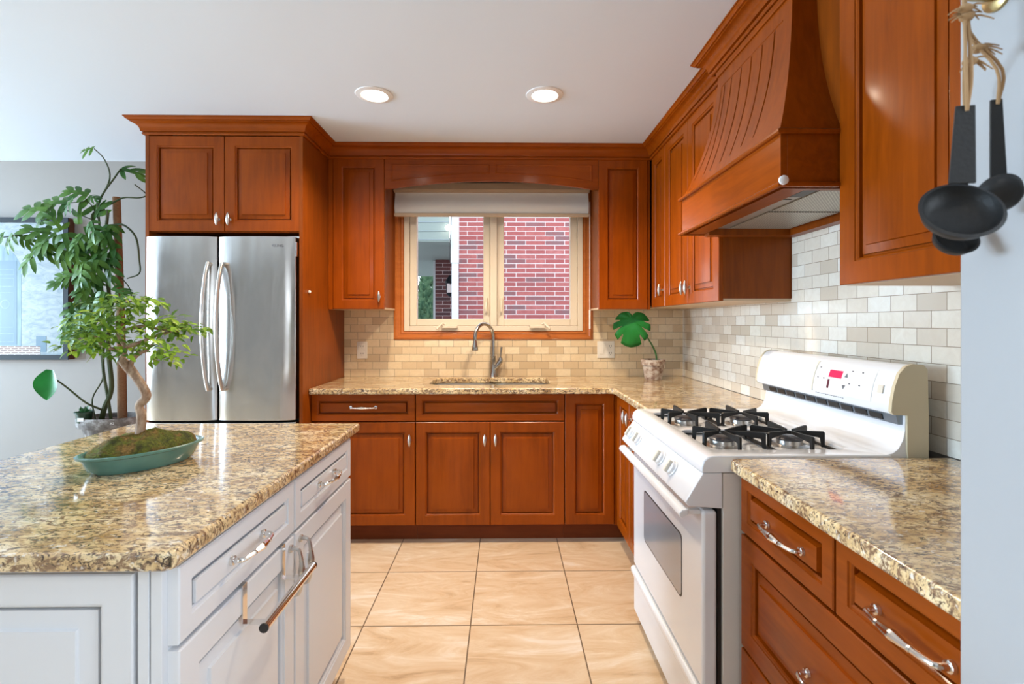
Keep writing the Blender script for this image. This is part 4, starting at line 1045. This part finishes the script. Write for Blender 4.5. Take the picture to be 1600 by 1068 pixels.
for i in range(nr+1):
    q = i/nr; ring = []
    for k in range(na):
        a = -PI+2*PI*k/na
        rad = .085+.10*math.cos(a/2)**1.5*(1.0)+.025*math.cos(a)
        rad = .048+.130*max(0, math.cos(a*.5))**1.5
        rad *= 1-.12*abs(math.sin(a))
        if abs(a) > 2.6: rad *= .55+.45*(PI-abs(a))/.54
        for na_, dep in ((.50, .38), (.95, .50), (1.45, .42)):
            for sg in (-1, 1):
                dd = abs(a-sg*na_)
                if dd < .07: rad *= 1-dep*(1-dd/.07)**.5
        p = base+ax*(rad*q*math.cos(a))+sd*(rad*q*math.sin(a))
        h_ = rad*q
        p += nn*(-.9*h_*h_*2.2+.012*math.cos(a*9)*q*q*.4+.05*abs(math.sin(a))*h_)
        ring.append(bm.verts.new(p))
    rings.append(ring)
for a, b in zip(rings, rings[1:]):
    for k in range(na): bm.faces.new((a[k], a[(k+1) % na], b[(k+1) % na], b[k]))
bmesh.ops.remove_doubles(bm, verts=bm.verts, dist=1e-5)
lf = obj('leaf', bm, M['leaf_big'], mo, ang=80)
md = lf.modifiers.new('thick', 'SOLIDIFY'); md.thickness = .0012

# ------------------------------------------------------------------ framed picture
pf_ = thing('framed_picture', 'large framed picture of a pale blue arched doorway on the left wall', 'picture', (-3.45, WB, 1.52))
fx0, fx1, fz0, fz1 = -3.98, -3.005, 1.037, 2.015
bm = BM()
def pframe(bm, x0, x1, z0, z1, w_, y0, y1):
    box(bm, x0, x0+w_, y0, y1, z0, z1); box(bm, x1-w_, x1, y0, y1, z0, z1); box(bm, x0+w_, x1-w_, y0, y1, z0, z0+w_); box(bm, x0+w_, x1-w_, y0, y1, z1-w_, z1)
pframe(bm, fx0, fx1, fz0, fz1, .034, WB-.056, WB-.050)
obj('frame', bm, M['blackframe'], pf_)
bm = BM(); pframe(bm, fx0+.001, fx1-.001, fz0+.001, fz1-.001, .03, WB-.050, WB-.002); obj('frame_side', bm, M['walnut'], pf_)
M['print_stone'] = mat('print_stone', (0.62, 0.70, 0.72), .35, coat=.25)
t = NT(M['print_stone']); t.col(t.ramp(t.noise(t.coord((1, 1, 2.2)), 12, 6, .7, .8), [(.3, (0.16, 0.22, 0.25)), (.5, (0.27, 0.32, 0.34)), (.66, (0.36, 0.39, 0.39))]))
M['print_door'] = mat('print_door', (0.22, 0.36, 0.46), .35, coat=.25)
t = NT(M['print_door']); t.col(t.ramp(t.noise(t.coord((6, 1, 1)), 6, 4), [(.3, (0.10, 0.18, 0.24)), (.7, (0.19, 0.29, 0.35))]))
M['print_dark'] = mat('print_dark', (0.05, 0.10, 0.13), .35, coat=.25)
M['print_panel'] = mat('print_panel', (0.085, 0.16, 0.22), .35, coat=.25)
M['print_brick'] = brick_mat('print_brick', [(0.22, 0.12, 0.10), (0.28, 0.18, 0.15), (0.36, 0.26, 0.22)], (0.15, 0.12, 0.12), .05, .014)
pr = obj('print', box(BM(), fx0+.03, fx1-.03, WB-.046, WB-.040, fz0+.03, fz1-.03), M['print_stone'], pf_)
PYp = WB-.0462
def flat(name, poly, m, par, y):
    bm = BM(); prism(bm, poly, 'y', y-.0004, y); return obj(name, bm, m, par, smooth=False)
ar = [(-3.56+.23*math.cos(PI*k/16), 1.64+.20*math.sin(PI*k/16)) for k in range(17)]
flat('printed_archway', [(-3.33, 1.13)]+ar+[(-3.79, 1.13)], M['print_panel'] if False else M['print_door'], pr, PYp)
ar = [(-3.56+.20*math.cos(PI*k/16), 1.63+.17*math.sin(PI*k/16)) for k in range(17)]
flat('printed_recess', [(-3.23, 1.09), (-3.16, 1.09), (-3.16, 1.20), (-3.23, 1.20)], M['print_panel'], pr, PYp-.0006)
flat('printed_door', [(-3.36, 1.14), (-3.36, 1.72), (-3.52, 1.72), (-3.52, 1.14)], M['print_panel'], pr, PYp-.0006)
bm = BM()
for z0, z1 in ((1.16, 1.22), (1.26, 1.50), (1.54, 1.60), (1.62, 1.66)):
    for e in (0, .006): pass
    pframe(bm, -3.50, -3.38, z0, z1, .004, PYp-.0012, PYp-.0008)
for k in range(20):
    a0, a1 = 2*PI*k/20, 2*PI*(k+1)/20
lathe(bm, [(.032, 0), (.032, .0004), (.026, .0005), (.026, 0)], (-3.44, PYp-.0008, 1.42), 20, rot=Matrix.Rotation(PI/2, 3, 'X'))
obj('printed_mouldings', bm, M['print_door'], pr, smooth=False)
bm = BM()
for x, z, a, b in ((-3.74, 1.72, .07, .05), (-3.76, 1.56, .05, .09), (-3.77, 1.38, .045, .07), (-3.78, 1.28, .05, .05), (-3.765, 1.18, .06, .06)):
    prism(bm, [(x+a*math.cos(2*PI*k/16+.6*math.sin(4*PI*k/16)*.3), z+b*math.sin(2*PI*k/16)) for k in range(16)], 'y', PYp-.0010, PYp-.0006)
obj('printed_foliage', bm, M['print_dark'], pr, smooth=False)
flat('printed_paving', [(-3.94, 1.07), (-3.20, 1.07), (-3.20, 1.13), (-3.94, 1.14)], M['print_brick'], pr, PYp-.0007)

# ------------------------------------------------------------------ measuring cups on twine
hk = thing('wall_hook', 'brass wall hook on the white wall end, holding the measuring cups', 'hook', (.56, .555, 1.665))
obj('plate', lathe(BM(), [(.016, 0), (.016, .004), (.010, .007)], (.56, .555, 1.665), 20, rot=Matrix.Rotation(-PI/2, 3, 'Y')), M['brass'], hk)
obj('arm', tube(BM(), [(.556, .555, 1.665), (.535, .550, 1.660), (.505, .535, 1.652), (.492, .528, 1.662)], [.005, .004, .0035, .004], 10, 4), M['brass'], hk)
def cup(label, top, r, hl, lean, face_, hw=.013, deep=.6, group='cast iron measuring cups'):
    """top: upper end of the handle; lean: (dx,dy) per metre; face_: opening direction"""
    top = Vector(top); dn = Vector((lean[0], lean[1], -1)).normalized()
    cu = thing('measuring_cup', label, 'measuring cup', top, group)
    nf = Vector(face_).normalized(); nf = (nf-dn*nf.dot(dn)).normalized(); sx = dn.cross(nf)
    bm = BM(); rows = []
    for k in range(7):
        u = k/6; c_ = top+dn*(hl*u); wd = hw*(.72+.28*u)
        rows.append([bm.verts.new(c_+sx*wd+nf*.0015), bm.verts.new(c_-sx*wd+nf*.0015), bm.verts.new(c_-sx*wd-nf*.0015), bm.verts.new(c_+sx*wd-nf*.0015)])
    for a, b in zip(rows, rows[1:]):
        for k in range(4): bm.faces.new((a[k], a[(k+1) % 4], b[(k+1) % 4], b[k]))
    bm.faces.new(rows[0]); bm.faces.new(rows[-1][::-1])
    obj('handle', bm, M['iron'], cu, bevel=.001)
    # bowl opening tilted outwards
    c_ = top+dn*(hl+r*.80); tilt = Vector(nf)*.80+Vector((0, 0, .45)); ax_ = tilt.normalized()
    rot_ = Vector((0, 0, 1)).rotation_difference(ax_).to_matrix()
    d = deep*r
    obj('bowl', lathe(BM(), [(r*.25, -d), (r*.62, -d*.92), (r*.88, -d*.6), (r*.98, -d*.15), (r, 0), (r*1.05, .001), (r*.95, .002), (r*.92, -d*.2), (r*.80, -d*.58), (r*.55, -d*.82), (r*.1, -d*.88)], c_, 32, rot=rot_), M['iron'], cu)
    return top
tops = []
tops.append(cup('black cast iron measuring cup, the largest and frontmost, opening towards the camera', (.470, .500, 1.517), .0345, .080, (-.05, -.01), (-.35, -1, 0), .0115, .5))
tops.append(cup('black cast iron measuring cup hanging lowest, half hidden behind the largest', (.526, .562, 1.540), .022, .130, (-.06, .0), (-.2, -1, .1), .010))
tops.append(cup('black cast iron measuring cup at right, its round back showing by the white wall', (.527, .525, 1.535), .0205, .085, (.03, .0), (.3, 1, 0), .0075))
tw_ = thing('twine_loops', 'frayed jute twine knotted on the hook, tying up the measuring cups', 'twine', (.51, .555, 1.655))
bm = BM()
for i, tp in enumerate(tops):
    for s in (-1, 1):
        tube(bm, [tp+Vector((0, -.002, -.006)), tp+Vector((s*.003, -.004, .03)), Vector((.496+s*.002+.004*i, .526+.003*i, 1.61)), Vector((.497, .531, 1.655))], .0016, 6, 4)
for c_ in ((.494, .525, 1.632), (.498, .528, 1.625), (.512, .53, 1.592), (.489, .515, 1.570)):
    sphere(bm, c_, .0062, 8, (1.2, 1, .8))
    for k in range(7):
        a = R.uniform(-1, 1); sgn = R.choice((-1, 1))
        p = Vector(c_); q = p+Vector((sgn*R.uniform(.010, .022), -.004+R.uniform(-.006, .006), R.uniform(-.014, .004)))
        tube(bm, [p, (p+q)/2+Vector((0, 0, .003)), q], [.0013, .001, .0006], 5, 2)
obj('twine', bm, M['twine'], tw_)
